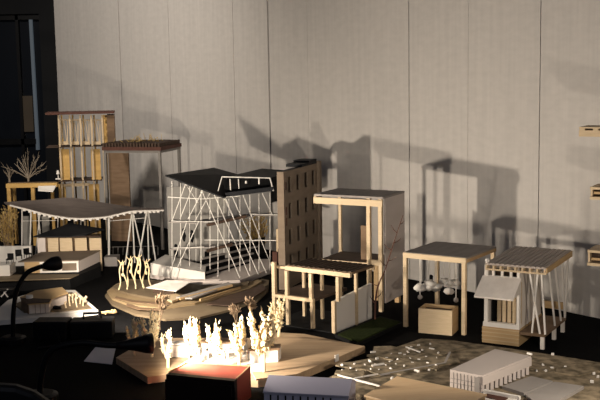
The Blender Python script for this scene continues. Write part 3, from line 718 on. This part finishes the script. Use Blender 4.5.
for x, y, d in ((420, 297, .03), (456, 300, .03)):
    p = f.Y(x, y, d)
    hb = part(f, 'hanging_ball', greycard, lambda b: b.blob(p, .006, jit=.15), smooth=True)
    part(f, 'hanging_thread', whitewire, lambda b: b.tube([p, Vector((p.x, p.y, zt - .004))], .0012, 4), parent=hb)
part(f, 'dark_bird', black, lambda b: (lambda p: (b.blob(p, .006, (1, .6, 1.5), .3), b.tube([p, p + Vector((-.010, 0, -.010))], .002, 5)))(f.Y(431, 278, .10)))

f = F('planter_box', 'open cream timber box in front of the swing pavilion', 'box', 452, 336, -24)
w = f.Y(418.5, 330, 0).x; h = f.Y(452, 311, 0).z; dd = .05
part(f, 'front_panel', cream, lambda b: b.box(w, .0, 0, .004, 0, h))
part(f, 'back_panel', tan, lambda b: b.box(w, .0, dd, dd + .004, 0, h))
part(f, 'side_panel', tan, lambda b: b.box(-.004, .0, .004, dd, 0, h))
part(f, 'left_panel', tan, lambda b: b.box(w, w + .004, .004, dd, 0, h))
part(f, 'filling', dkbrown, lambda b: b.box(w + .004, -.004, .004, dd, 0, h - .008))

# ------------------------------------------------------------------ N. white plank house
f = F('plank_house_model', 'white plank house model with slatted grey roof, awning and slanting struts', 'architectural model', 519, 347, -30)
zp = f.Y(519, 330, 0).z; xl = f.Y(482, 327, 0).x; dp = .17
part(f, 'plinth', tan, lambda b: b.box(xl, 0, 0, dp, 0, zp), bevel=.001)
def lines(b):
    for k in range(4): b.box(xl - .0005, .0005, -.0008, 0, zp * (k + .85) / 4.4, zp * (k + 1) / 4.4)
part(f, 'plinth_course', cream, lines)
zt = f.Y(519, 270, .0).z; wx0 = xl + .004; wx1 = -.001
part(f, 'front_sill', card, lambda b: b.box(wx0 - .002, wx1 + .001, .0, .012, zp, zp + .010))
for x, w_ in ((wx0 + .004, .008), (wx1 - .003, .006)):
    part(f, 'corner_post', card, lambda b: b.box(x - w_/2, x + w_/2, .002, .012, zp + .010, zt))
zc0 = f.Y(500, 276.5, 0).z; zc1 = f.Y(500, 266, 0).z
part(f, 'side_wall', housepl, lambda b: b.box(-.006, -.001, .012, dp - .004, zp, zt))
part(f, 'rear_wall', housepl, lambda b: b.box(wx0, -.006, dp - .010, dp - .004, zp, zt))
part(f, 'left_wall', housepl, lambda b: b.box(wx0, wx0 + .005, .012, dp - .010, zp, zt))
for k in range(1, 3):
    part(f, 'wall_batten', card, lambda b: b.box(-.001, .0006, .012 + .05*k, .0135 + .05*k, zp, zt))
part(f, 'clerestory_bar', card, lambda b: (b.box(wx0, wx1, .003, .009, zc1, zt), b.box(wx0, wx1, .003, .009, zc0 - .006, zc0)))
for k in range(1, 4):
    x = wx0 + (wx1 - wx0) * k / 4
    part(f, 'clerestory_mullion', card, lambda b: b.box(x - .0025, x + .0025, .003, .009, zc0, zc1))
part(f, 'inner_partition', dkbrown, lambda b: b.box(wx0 + .005, wx0 + (wx1-wx0)*.75, .045, .05, zc0 - .03, zt))
part(f, 'ceiling_board', greycard, lambda b: b.box(wx0 + .005, -.006, .01, dp - .01, zc0 - .012, zc0 - .008))
aw0 = f.Y(484, 272.5, -.001); aw1 = f.Y(519.5, 278.5, -.001)
za = f.Y(519, 280, -.001).z
part(f, 'awning', housepl, lambda b: b.slab([Vector((wx0 - .004, .002, zc0 - .001)), Vector((wx1 + .004, .002, zc0 - .001)), Vector((wx1 + .004, -.052, zc0 - .036)), Vector((wx0 - .004, -.052, zc0 - .036))], .004))
part(f, 'awning_bracket', housepl, lambda b: b.prism([(wx1 - .002, .001, zc0 - .036), (wx1 - .002, -.045, zc0 - .038), (wx1 - .002, .001, zc0 - .006)], [(wx1 + .001, .001, zc0 - .036), (wx1 + .001, -.045, zc0 - .038), (wx1 + .001, .001, zc0 - .006)]))
zd = zc0 - .012
for k in range(5):
    x = wx0 + .030 + k * .0115
    part(f, 'door_slat', cream, lambda b: b.box(x - .0038, x + .0038, .014, .020, zp + .010, zd))
part(f, 'door_opening', black, lambda b: b.box(wx0 + .008, wx0 + .026, .030, .034, zp + .004, zd))
def ribs(b):
    for k in range(7): b.box(-.020, -.008, .022, .040, zp + .018 + k*.010, zp + .022 + k*.010)
part(f, 'shelf_rack', tan, ribs)
# roof
zr0 = zt; rx0 = f.Y(485, 262, -.012).x
rx1 = f.Y(546, 269, -.012).x
rb = dp + .02
part(f, 'roof_deck', roofboard, lambda b: b.prism([(rx0, -.012, zr0 + .008), (rx1, -.012, zr0 + .008), (rx1, rb, zr0 + .012), (rx0, rb, zr0 + .012)], [(rx0, -.012, zr0 + .011), (rx1, -.012, zr0 + .011), (rx1, rb, zr0 + .016), (rx0, rb, zr0 + .016)]))
for k in range(9):
    x = rx0 + .003 + (rx1 - rx0 - .006) * k / 8
    part(f, 'roof_joist', cream, lambda b: b.box(x - .002, x + .002, -.012, rb, zr0, zr0 + .008))
part(f, 'roof_fascia', cream, lambda b: b.box(rx0, rx1, -.010, -.006, zr0 - .004, zr0))
for k in range(12):
    x = rx0 + (rx1 - rx0) * (k + .5) / 12
    part(f, 'roof_board', roofboard, lambda b: b.prism([(x - .0042, -.013, zr0 + .011), (x + .0042, -.013, zr0 + .011), (x + .0042, rb, zr0 + .016), (x - .0042, rb, zr0 + .016)], [(x - .0042, -.013, zr0 + .0128), (x + .0042, -.013, zr0 + .0128), (x + .0042, rb, zr0 + .0178), (x - .0042, rb, zr0 + .0178)]))
part(f, 'roof_side_edge', tan, lambda b: b.prism([(rx1, -.012, zr0), (rx1 + .003, -.012, zr0), (rx1 + .003, rb, zr0 + .003), (rx1, rb, zr0 + .003)], [(rx1, -.012, zr0 + .011), (rx1 + .003, -.012, zr0 + .011), (rx1 + .003, rb, zr0 + .016), (rx1, rb, zr0 + .016)]))
# deck and struts
zk = zp - .004
part(f, 'side_deck', brown, lambda b: b.box(.001, rx1 - .004, .0, dp, zk - .006, zk))
for x, y in ((rx1 - .010, .004), (rx1 - .010, dp*.55), (rx1 - .010, dp - .006)):
    part(f, 'deck_leg', housepl, lambda b: b.box(x - .004, x + .004, y - .004, y + .004, 0, zk - .006))
for a, c in (((529.5, 271), (540, 331)), ((538, 271), (532, 331)), ((541.5, 270), (547, 329))):
    p = f.Y(*a, .003); q = f.Y(*c, .003)
    part(f, 'strut', card, lambda b: b.bar((p.x, p.y, zr0), (min(q.x, rx1 - .004), q.y, zk), .0036))
for a, c in (((549, 269), (555, 322)), ((555, 266), (561, 319)), ((562, 262), (565, 314)), ((568, 258), (568, 312))):
    p = f.X(*a, rx1 - .006); q = f.X(*c, rx1 - .006)
    part(f, 'strut', card, lambda b: b.bar((p.x, min(p.y, rb - .004), zr0 + .001), (q.x, min(q.y, dp - .003), zk), .0036))
part(f, 'deck_rail', tan, lambda b: b.box(.003, rx1 - .008, dp - .008, dp - .002, zk + .02, zk + .036))
p = Vector((rx0 + .004, -.008, zr0 + .0128))
part(f, 'roof_ball', card, lambda b: b.blob(p + Vector((0, 0, .004)), .005, jit=.2))

# ------------------------------------------------------------------ right border tower
f = F('slab_tower_model', 'timber tower model with three cantilevered hollow slabs at the right border', 'architectural model', 0, 0, -30, loc=Vector((PY(640, 330, 2.04).x, 2.04, 0)))
for (xa, y0, y1, lab) in ((579, 127, 136.5, 0), (590, 187, 199.5, 1), (587.5, 250, 265.5, 2)):
    xl = f.Y(xa, y0, 0).x; za = f.Y(xa, y1, 0).z; zb_ = f.Y(xa, y0, 0).z
    def sl(b):
        if lab == 0:
            b.box(xl, .075, 0, .075, za, za + (zb_-za)*.65)
            for k in range(5): b.box(xl + .001 + k*.028, xl + .012 + k*.028, 0.0, .075, za + (zb_-za)*.65, zb_ - .003)
            b.box(xl, .075, 0, .075, zb_ - .003, zb_)
        else:
            b.box(xl, .075, 0, .07, za, za + .006); b.box(xl, .075, 0, .07, zb_ - .005, zb_)
            b.box(xl, xl + .004, .006, .07, za + .006, zb_ - .005)
    part(f, 'cantilever_slab', cream, sl)
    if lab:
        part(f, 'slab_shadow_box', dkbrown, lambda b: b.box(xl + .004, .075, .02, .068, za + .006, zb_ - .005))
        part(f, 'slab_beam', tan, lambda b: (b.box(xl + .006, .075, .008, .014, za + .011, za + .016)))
for x, y in ((-.02, .01), (.10, .01), (-.02, .06), (.10, .06)):
    part(f, 'post', cream, lambda b: b.box(x - .006, x + .006, y - .006, y + .006, 0, f.Y(600, 127, 0).z - .002))

# ------------------------------------------------------------------ O. site model
f = F('relief_site_model', 'low brown relief site model dotted with tiny white houses, front right', 'site model', 420, 375)
random.seed(31)
out = [(326, 379), (350, 366), (385, 351), (421, 338.5), (450, 340), (500, 347), (560, 356), (640, 369), (640, 440), (392, 440), (362, 396)]
part(f, 'relief_board', relief, lambda b: f.pprism(b, out, .016))
for x, y, r in ((360, 365, 14), (395, 352, 18), (430, 348, 20), (420, 362, 22), (390, 368, 18), (540, 365, 16), (575, 368, 18), (350, 374, 12)):
    n = 14; o = random.random()*9
    pl = [(x + r*1.4*math.cos(-2*PI*k/n)*(1 + .35*math.sin(k*1.9 + o)), y + r*.34*math.sin(2*PI*k/n)*(1 + .3*math.cos(k*2.3 + o))) for k in range(n)]
    part(f, 'contour_patch', relief, lambda b: f.pprism(b, pl, .016 + random.uniform(.0015, .004), .015))
hx = []
for k in range(52):
    for _ in range(60):
        x = random.uniform(340, 598); y = random.uniform(341, 383)
        if y < 343 + abs(x - 425) * (.28 if x < 425 else .175): continue
        if 442 < x < 535 and y > 346: continue
        if 490 < x < 590 and y > 372: continue
        if x < 500 and y > 372: continue
        if all((x-a)**2 + 4*(y-c)**2 > 60 for a, c in hx): break
    hx.append((x, y))
    p = f.Z(x, y, .0165); a = random.uniform(0, 3); l_ = random.choice((.002, .0025, .003, .006)); w_ = .0018
    d = Vector((math.cos(a), math.sin(a), 0)); e = Vector((-d.y, d.x, 0)); hh = random.uniform(.002, .004)
    q = [p - d*l_ - e*w_, p + d*l_ - e*w_, p + d*l_ + e*w_, p - d*l_ + e*w_]
    ridge = [v + Vector((0, 0, hh)) for v in q]
    part(f, 'house_block', card, lambda b: (b.prism(q, ridge), b.prism([q[0] + Vector((0, 0, hh)), q[3] + Vector((0, 0, hh)), (p - d*l_) + Vector((0, 0, hh + .0015))], [q[1] + Vector((0, 0, hh)), q[2] + Vector((0, 0, hh)), (p + d*l_) + Vector((0, 0, hh + .0015))])))
part(f, 'road_strip', greycard, lambda b: [b.bar(f.Z(xa, ya, .0185), f.Z(xb, yb, .0185), w, .002) for xa, ya, xb, yb, w in ((380, 375, 445, 363, .006), (445, 363, 450, 352, .005), (335, 376, 372, 384, .006))])
part(f, 'white_rod', card, lambda b: (b.bar(f.Z(338, 375, .022), f.Z(380, 386, .022), .003), b.bar(f.Z(350, 379, .02), f.Z(378, 374, .02), .0022), b.bar(f.Z(372, 366, .02), f.Z(384, 364, .02), .004), b.bar(f.Z(406, 347, .02), f.Z(420, 352, .02), .003)))
part(f, 'paved_square', greycard, lambda b: (f.pprism(b, [(502, 386), (531, 376), (553, 381), (524, 393)], .022, .016), f.pprism(b, [(526, 394), (555, 381.5), (584, 386), (556, 402), (534, 402)], .022, .016)))
part(f, 'dark_road', dkbrown, lambda b: f.pprism(b, [(524, 398), (534, 403), (560, 405), (526, 405)], .0185, .016))

f = F('arcade_hall_model', 'long white grooved hall model with an arcade along its right side', 'architectural model', 482, 388, 0, .0175)
zt = .034
T = [f.Z(450, 369.5, zt), f.Z(482, 375.5, zt), f.Z(531, 356, zt), f.Z(495, 349, zt)]
part(f, 'roof', pinkcard, lambda b: b.slab(T, .003))
dz = lambda p, z: Vector((p.x, p.y, z))
part(f, 'end_wall', pinkcard, lambda b: b.prism([dz(T[0], 0), dz(T[1], 0), dz(T[1], 0) + Vector((.002, .003, 0)), dz(T[0], 0) + Vector((.002, .003, 0))], [dz(T[0], zt-.003), dz(T[1], zt-.003), dz(T[1], zt-.003) + Vector((.002, .003, 0)), dz(T[0], zt-.003) + Vector((.002, .003, 0))]))
def grooves(b):
    for k in range(1, 9):
        p = T[0].lerp(T[1], k/9); b.bar(dz(p, 0) - Vector((0, .0004, 0)), dz(p, zt - .004) - Vector((0, .0004, 0)), .0011)
    for z in (.010, .018): b.bar(dz(T[0], z) - Vector((0, .0004, 0)), dz(T[1], z) - Vector((0, .0004, 0)), .001)
part(f, 'end_wall_groove', greycard, grooves)
inn = Vector((-.030, -.012, 0)).normalized() * .012
part(f, 'long_wall', greycard, lambda b: b.prism([dz(T[1], 0) + inn, dz(T[2], 0) + inn, dz(T[2], 0) + inn*1.3, dz(T[1], 0) + inn*1.3], [dz(T[1], zt-.003) + inn, dz(T[2], zt-.003) + inn, dz(T[2], zt-.003) + inn*1.3, dz(T[1], zt-.003) + inn*1.3]))
part(f, 'back_wall', pinkcard, lambda b: b.bar(dz(T[0], zt/2 - .0015) + Vector((.003, .001, 0)), dz(T[3], zt/2 - .0015) + Vector((.002, -.003, 0)), .003, zt - .003))
part(f, 'upper_wall', pinkcard, lambda b: b.bar(dz(T[1], zt - .011), dz(T[2], zt - .011), .003, .016))
for k in range(11):
    p = T[1].lerp(T[2], (k + .15) / 11)
    part(f, 'arcade_pillar', pinkcard, lambda b: b.bar(dz(p, 0), dz(p, zt - .018), .006, .003))

# ------------------------------------------------------------------ P. tan box, white tray
f = F('tan_wooden_box', 'large tan wooden box with a warm lit lid at the bottom edge', 'box', 0, 0, loc=Vector((PZ(430, 400, .06).x, PZ(430, 400, .06).y, 0)))
zs = (.050, .046, .066, .066)
lidp = [f.Z(x, y, z) for (x, y), z in zip([(364, 395), (397, 376), (487, 394), (450, 418)], zs)]
part(f, 'lid', lidwood, lambda b: b.slab(lidp, .004), bevel=.0008)
cc = sum(lidp, Vector()) / 4
bp_ = [p.lerp(cc, .03) for p in lidp]
part(f, 'body', tan, lambda b: b.prism([Vector((p.x, p.y, .0215)) for p in bp_], [p - Vector((0, 0, .0045)) for p in bp_]))
fp_ = [p.lerp(cc, .08) for p in lidp]
part(f, 'base_frame', dkbrown, lambda b: b.prism([Vector((p.x, p.y, .0172)) for p in fp_], [Vector((p.x, p.y, .0214)) for p in fp_]))
g = F('white_tray_model', 'bright white slotted tray model right of the tan box at bottom edge', 'architectural model', 500, 399, 0, .0175)
part(g, 'tray', card, lambda b: g.pprism(b, [(473, 398), (484, 390.5), (520, 398), (512, 404), (478, 404)], .014))
part(g, 'tray_rail', card, lambda b: (b.bar(g.Z(484, 391, .017), g.Z(520, 398, .017), .006, .006), b.bar(g.Z(473, 398, .017), g.Z(505, 405, .017), .006, .006)))
part(g, 'red_slot', redbrown, lambda b: g.pprism(b, [(482, 396), (487, 393.5), (508, 397.5), (504, 401)], .0155, .014))

# ------------------------------------------------------------------ Q. white hall with slits
f = F('white_slit_hall_model', 'white gabled hall model with a row of slit windows, bottom edge', 'architectural model', 0, 0, -12, loc=Vector((PY(307, 400, 1.72).x, 1.70, 0)))
e0 = f.Y(263.5, 392, 0); e1 = f.Y(346, 404, 0); ze = f.Y(300, 393.5, 0).z
r0_ = f.Y(271, 375, .040); zr = r0_.z
xl = f.Y(264, 395, 0).x; xr = f.Y(348.5, 400, 0).x
part(f, 'gable_body', lilac, lambda b: b.prism([(xl, 0, 0), (xl, .08, 0), (xl, .08, ze), (xl, .040, zr - .003), (xl, 0, ze)], [(xr, 0, 0), (xr, .08, 0), (xr, .08, ze), (xr, .040, zr - .003), (xr, 0, ze)]))
part(f, 'roof_slope', lilac, lambda b: (b.slab([(xl - .001, -.003, ze + .001), (xr + .001, -.003, ze + .001), (xr + .001, .040, zr), (xl - .001, .040, zr)], .0025), b.slab([(xl - .001, .040, zr), (xr + .001, .040, zr), (xr + .001, .083, ze + .001), (xl - .001, .083, ze + .001)], .0025)))
for k in range(9):
    x = xl + .012 + k * (xr - xl - .03) / 9
    part(f, 'slit_window', black, lambda b: b.box(x - .0014, x + .0014, -.0008, 0, ze - .017, ze - .005))

# ------------------------------------------------------------------ R. red box
f = F('red_lidded_box', 'dark red box with a raised black front board, bottom centre-left', 'box', 0, 0, 0, loc=Vector((PY(203, 400, 1.76).x, 1.76, 0)))
zt = f.Y(203, 376.5, 0).z
TL = f.Z(169, 372.5, zt); TR = f.Z(237, 379, zt); BR = f.Z(250.5, 366.5, zt); BL = f.Z(187, 362.5, zt)
part(f, 'lid', redbox, lambda b: b.slab([TL, TR, BR, BL], .003))
z0 = lambda p, z=0: Vector((p.x, p.y, z))
part(f, 'body', redbox, lambda b: b.prism([z0(p) for p in (TL, TR, BR, BL)], [z0(p, zt - .003) for p in (TL, TR, BR, BL)]))
n2 = Vector((-.004, -.012, 0))
part(f, 'lid_rim', tan, lambda b: (b.bar(TR + Vector((-.001, 0, .001)), BR + Vector((-.001, 0, .001)), .002, .002), b.bar(TL + Vector((.0, 0, .001)), BL + Vector((.0, 0, .001)), .002, .002), b.bar(BL + Vector((0, -.001, .001)), BR + Vector((0, -.001, .001)), .002, .002)))
part(f, 'front_board', darkred, lambda b: (b.prism([z0(TL) + n2, z0(TR) + n2, z0(TR), z0(TL)], [z0(TL, zt) + n2, z0(TR, zt) + n2, z0(TR, zt), z0(TL, zt)]), b.prism([z0(TL) + n2*1.4, z0(TR) + n2*1.4 - Vector((.004, 0, 0)), z0(TR) + n2 - Vector((.004, 0, 0)), z0(TL) + n2], [z0(TL, zt - .008) + n2*1.4, z0(TR, zt - .008) + n2*1.4 - Vector((.004, 0, 0)), z0(TR, zt - .008) + n2 - Vector((.004, 0, 0)), z0(TL, zt - .008) + n2])))

# ------------------------------------------------------------------ S. plank base street model
f = F('plank_base_street_model', 'street model on a wide planked timber base with white pavilions', 'architectural model', 200, 375)
bz = .014
part(f, 'plank_base', plank, lambda b: f.pprism(b, [(116, 357.5), (147.5, 377), (167, 374.5), (258, 380.5), (297, 375), (365, 346.5), (305, 334), (272, 332), (262, 338), (150, 338)], bz))
part(f, 'raised_board', plank, lambda b: f.pprism(b, [(256, 379), (297, 374), (364.5, 346), (272, 332), (240, 352)], bz + .003, bz))
part(f, 'base_tag', card, lambda b: b.bar(f.Z(335, 360.5, .012) + Vector((.0, -.001, .004)), f.Z(338.5, 359, .012) + Vector((0, -.001, .004)), .002, .014))
part(f, 'white_paving', card, lambda b: f.pprism(b, [(184, 362), (205, 350.5), (268, 351), (262, 371), (240, 372)], bz + .0035, bz))
def table(x0, y0, x1, y1, h, M=card):
    p = f.Z(x0, y0, bz); q = f.Z(x1, y1, bz)
    d = Vector((0, .022, 0))
    part(f, 'pavilion_roof', M, lambda b: b.slab([p + Vector((0, 0, h)), q + Vector((0, 0, h)), q + d + Vector((0, 0, h)), p + d + Vector((0, 0, h))], .004))
    for v in (p + Vector((.003, .002, 0)), q + Vector((-.003, .002, 0)), p + d + Vector((.003, -.002, 0)), q + d + Vector((-.003, -.002, 0))):
        part(f, 'pavilion_leg', M, lambda b: b.bar(v, v + Vector((0, 0, h - .004)), .004))
table(165, 358, 187, 357, .030); table(186, 357, 200, 357.5, .016)
table(206, 361, 224, 362, .022); table(226, 362, 243, 362.5, .024)
part(f, 'white_box', card, lambda b: (b.box(f.Z(165, 358, bz).x + .004, f.Z(186, 358, bz).x - .004, f.Z(165, 358, bz).y + .004, f.Z(165, 358, bz).y + .02, bz, bz + .024)))
def lowhouse(x0, y0, x1, y1, h, name='low_house'):
    p = f.Z(x0, y0, bz + .003); q = f.Z(x1, y1, bz + .003); d = Vector((.006, .03, 0))
    part(f, 'long_house_wall', card, lambda b: b.prism([p, q, q + d, p + d], [v + Vector((0, 0, h)) for v in (p, q, q + d, p + d)]))
    part(f, 'long_house_roof', brown, lambda b: b.slab([v + Vector((0, 0, h + .004)) for v in (p - Vector((.003, .004, 0)), q + Vector((.004, -.004, 0)), q + d, p + d)], .004))
lowhouse(202, 353, 244, 354, .022); lowhouse(250, 363, 278, 362, .026)
for x, y in ((189, 358), (203, 360), (224, 360), (247, 361), (256, 362), (273, 362)):
    p = f.Z(x, y, bz)
    part(f, 'white_post', card, lambda b: b.bar(p, p + Vector((0, 0, .024)), .0035))
for i, (x, y) in enumerate(((186, 352), (198, 352), (217, 350))):
    p = f.Z(x, y, bz)
    part(f, 'model_person', blackplastic if i < 2 else card, lambda b: (b.tube([p, p + Vector((0, 0, .013))], [.003, .0036], 7), b.blob(p + Vector((0, 0, .016)), .0026, jit=.05, sub=1)))
labs = ['white dried-flower tree, leftmost of the brightly lit row on the plank base', 'white dried-flower tree, second from left in the brightly lit row', 'white dried-flower tree, third from left in the brightly lit row', 'tallest bushy white dried-flower tree at the right of the lit row']
for i, (x, yb, yt, n, w) in enumerate(((195, 366, 319, 7, .018), (217, 369, 324, 6, .016), (239, 367, 322, 7, .017), (264, 372, 313, 11, .030))):
    plume('flower_tree', labs[i], x, yb, yt, paleleaf, bz + .0037, 'brightly lit flower trees on the plank base', n, w, 5 + i, .008)
plume('flower_tree', 'dull dried-flower tree far right behind the lit row on the plank base', 279, 337, 300, paleleaf, bz + .0034, None, 8, .018, 77, .006)
for i, (x, yb, yt, n, w, lab) in enumerate(((134, 356, 320, 6, .016, 'wispy straw-coloured flower tree leftmost on the plank base, behind the lamp neck'), (152, 357, 312, 8, .024, 'tall straw-coloured flower tree behind the conical lamp head'), (168, 368, 331, 5, .013, 'short straw-coloured flower tree just right of the conical lamp head'))):
    plume('straw_tree', lab, x, yb, yt, paleleaf, bz + .0004, 'straw trees at the left of the plank base', n, w, 80 + i, .0055)
for i, (x, yb, yt, lab) in enumerate(((250, 331, 294, 'dim grey twig shrub behind the lit trees, right of the terrain'), (236, 334, 303, 'dim grey twig shrub behind the lit trees, beside the terrain edge'), (160, 331, 292, 'thin dim twig shrub in front of the contour terrain'))):
    tree('twig_shrub', lab, x, yb, yt, twig, 0, twig, .45, 3, 3, .0035, None, .002, cat='shrub', seed=90 + i)

# ------------------------------------------------------------------ T. lamps and dark things in front
def smooth(pts, n=8): return dense([Vector(p) for p in pts], n)
f = F('gooseneck_lamp', 'black gooseneck desk lamp with small round head, left in front of the white base', 'lamp', 13, 343)
part(f, 'lamp_base', blackplastic, lambda b: b.tube([(0, 0, 0), (0, 0, .012), (0, 0, .016)], [.03, .03, .022], 20), smooth=False)
hp = f.Y(49, 265, .0); 
neck = [(0, 0, .012), f.Y(13, 335, 0), f.Y(13.5, 312, 0), f.Y(17, 290, 0), f.Y(26, 274, 0), f.Y(37, 268, 0), hp]
part(f, 'gooseneck', blackplastic, lambda b: b.tube(smooth(neck), .0055, 8), smooth=True)
hd = Vector((.80, .60, .08)).normalized()
lh = part(f, 'lamp_head', blackplastic, lambda b: b.tube([hp - hd*.014, hp - hd*.004, hp + hd*.010, hp + hd*.022, hp + hd*.026, hp + hd*.026, hp + hd*.018], [.006, .012, .0165, .0165, .0155, .0135, .0128], 16), smooth=True)
part(f, 'lamp_diffuser', lampglow, lambda b: b.tube([hp + hd*.017, hp + hd*.018], [.0125, .0125], 16), parent=lh)
LP1 = f.M @ (hp + hd*.036); LD1 = hd
f = F('cone_gooseneck_lamp', 'black gooseneck lamp with conical head lighting the flower trees', 'lamp', 40, 402)
part(f, 'lamp_base', blackplastic, lambda b: b.tube([(0, 0, 0), (0, 0, .014), (0, 0, .018)], [.034, .034, .025], 20))
c0 = f.Y(118, 345.5, 0); c1 = f.Y(152, 343.5, 0.022)
part(f, 'gooseneck', blackplastic, lambda b: b.tube(smooth([(0, 0, .014), f.Y(42, 372, 0), f.Y(52, 350, 0), f.Y(80, 343, 0), f.Y(105, 345, 0), c0]), .006, 8), smooth=True)
hd2 = (c1 - c0).normalized()
lh = part(f, 'lamp_head', blackplastic, lambda b: b.tube([c0 - hd2*.004, c0 + hd2*.010, c0.lerp(c1, .45), c0.lerp(c1, .8), c1, c1, c1 - hd2*.008], [.007, .008, .0115, .0175, .0195, .0180, .0160], 20), smooth=True)
part(f, 'lamp_diffuser', lampglow, lambda b: b.tube([c1 - hd2*.008, c1 - hd2*.007], [.0155, .0155], 16), parent=lh)
LP2 = f.M @ (c1 + hd2*.010); LD2 = hd2

f = F('lamp_transformer', 'black lamp power box lying on the table behind the lamp necks', 'power box', 58, 341, -4)
part(f, 'case', blackplastic, lambda b: f.fbox(b, 33, 322, 66, 341, 0, .05), bevel=.003)
part(f, 'cable', blackplastic, lambda b: b.tube(smooth([(.0, -.004, .02), (.01, -.02, .004), (.02, -.05, .004), (-.02, -.08, .004)]), .003, 6))
f = F('black_equipment_case', 'black equipment case right of the power box at lower left', 'case', 92, 340, 3)
part(f, 'case_body', blackplastic, lambda b: f.fbox(b, 70, 321, 112, 340, 0, .05), bevel=.003)
part(f, 'case_handle', blackplastic, lambda b: b.tube([(-.02, .02, .045), (-.02, .02, .058), (.02, .02, .058), (.02, .02, .045)], .003, 6))
f = F('paper_sheet', 'loose greyish white paper sheet on the dark table at lower left', 'paper', 104, 356)
part(f, 'sheet', paper, lambda b: f.pprism(b, [(84, 361), (97, 345), (116, 346), (112, 364)], .0012))
# chair in front of the table
f = F('black_chair', 'black round-backed chair in the dark lower left corner', 'chair', 0, 0, 8, loc=Vector((-.355, 1.12, -.75)))
zc = PY(30, 366, 1.2).z + .75
def cb(b):
    n = 12; pts = []
    for k in range(n + 1):
        a = PI * k / n; pts.append((math.cos(a) * .085, .0, zc - .09 + math.sin(a) * .09))
    pts = [(.085, 0, .62)] + pts + [(-.085, 0, .62)]
    b.prism([(x, .0, z) for x, y, z in pts], [(x, .02, z) for x, y, z in pts])
part(f, 'backrest', blackplastic, cb, bevel=.006)
part(f, 'seat', blackplastic, lambda b: b.box(-.2, .2, -.38, .02, .42, .46), bevel=.01)
part(f, 'back_support', blackplastic, lambda b: (b.bar((-.06, .01, .44), (-.06, .01, .64), .02), b.bar((.06, .01, .44), (.06, .01, .64), .02)))
for sx in (-1, 1):
    for y in (-.36, .0): part(f, 'leg', blackplastic, lambda b: b.bar((sx*.18, y, 0), (sx*.18, y, .42), .025))

# ------------------------------------------------------------------ light
def spot(name, p, d, power, col, ang=150, blend=.6, rad=.012):
    l = bpy.data.lights.new(name, 'SPOT'); l.energy = power; l.color = col; l.spot_size = R(ang); l.spot_blend = blend; l.shadow_soft_size = rad
    o = bpy.data.objects.new(name, l); C.objects.link(o); o.location = p
    o.rotation_euler = Vector(d).to_track_quat('-Z', 'Y').to_euler(); return o
WARM = (1, .87, .71)
spot('gooseneck_light', LP1, Vector((.75, .70, .22)), 24, WARM, 156, .35, .014)
spot('cone_light', LP2, Vector((.86, .52, .0)), 18, WARM, 150, .7, .016)
spot('added_fill_left', Vector((-1.25, 2.35, .30)), Vector((.62, .95, -.12)), 14, WARM, 75, .7, .05)  # added out-of-view light to brighten the left models
spot('lamp_beyond_right_edge', Vector((.54, 1.48, .24)), Vector((-.14, 1, -.05)), 5.5, WARM, 130, .6, .012)
spot('added_wall_fill', Vector((-1.5, 2.3, 1.95)), Vector((.55, 1.7, -1.15)), 165, (1, .90, .78), 66, 1, .15)  # added out-of-view fill that brightens the left part of the wall
l = bpy.data.lights.new('cool_room_light', 'AREA'); l.energy = 6.5; l.color = (.82, .86, 1); l.size = 1.5
o = bpy.data.objects.new('cool_room_light', l); C.objects.link(o); o.location = (-.4, -.6, 1.7); o.rotation_euler = Vector((.1, 2.2, -1.5)).to_track_quat('-Z', 'Y').to_euler()
w = bpy.data.worlds.new('world'); S.world = w; w.use_nodes = True
w.node_tree.nodes['Background'].inputs[0].default_value = (.5, .55, .7, 1); w.node_tree.nodes['Background'].inputs[1].default_value = .03

S.view_settings.view_transform = 'Standard'; S.view_settings.look = 'None'; S.view_settings.gamma = 1; S.view_settings.exposure = 0
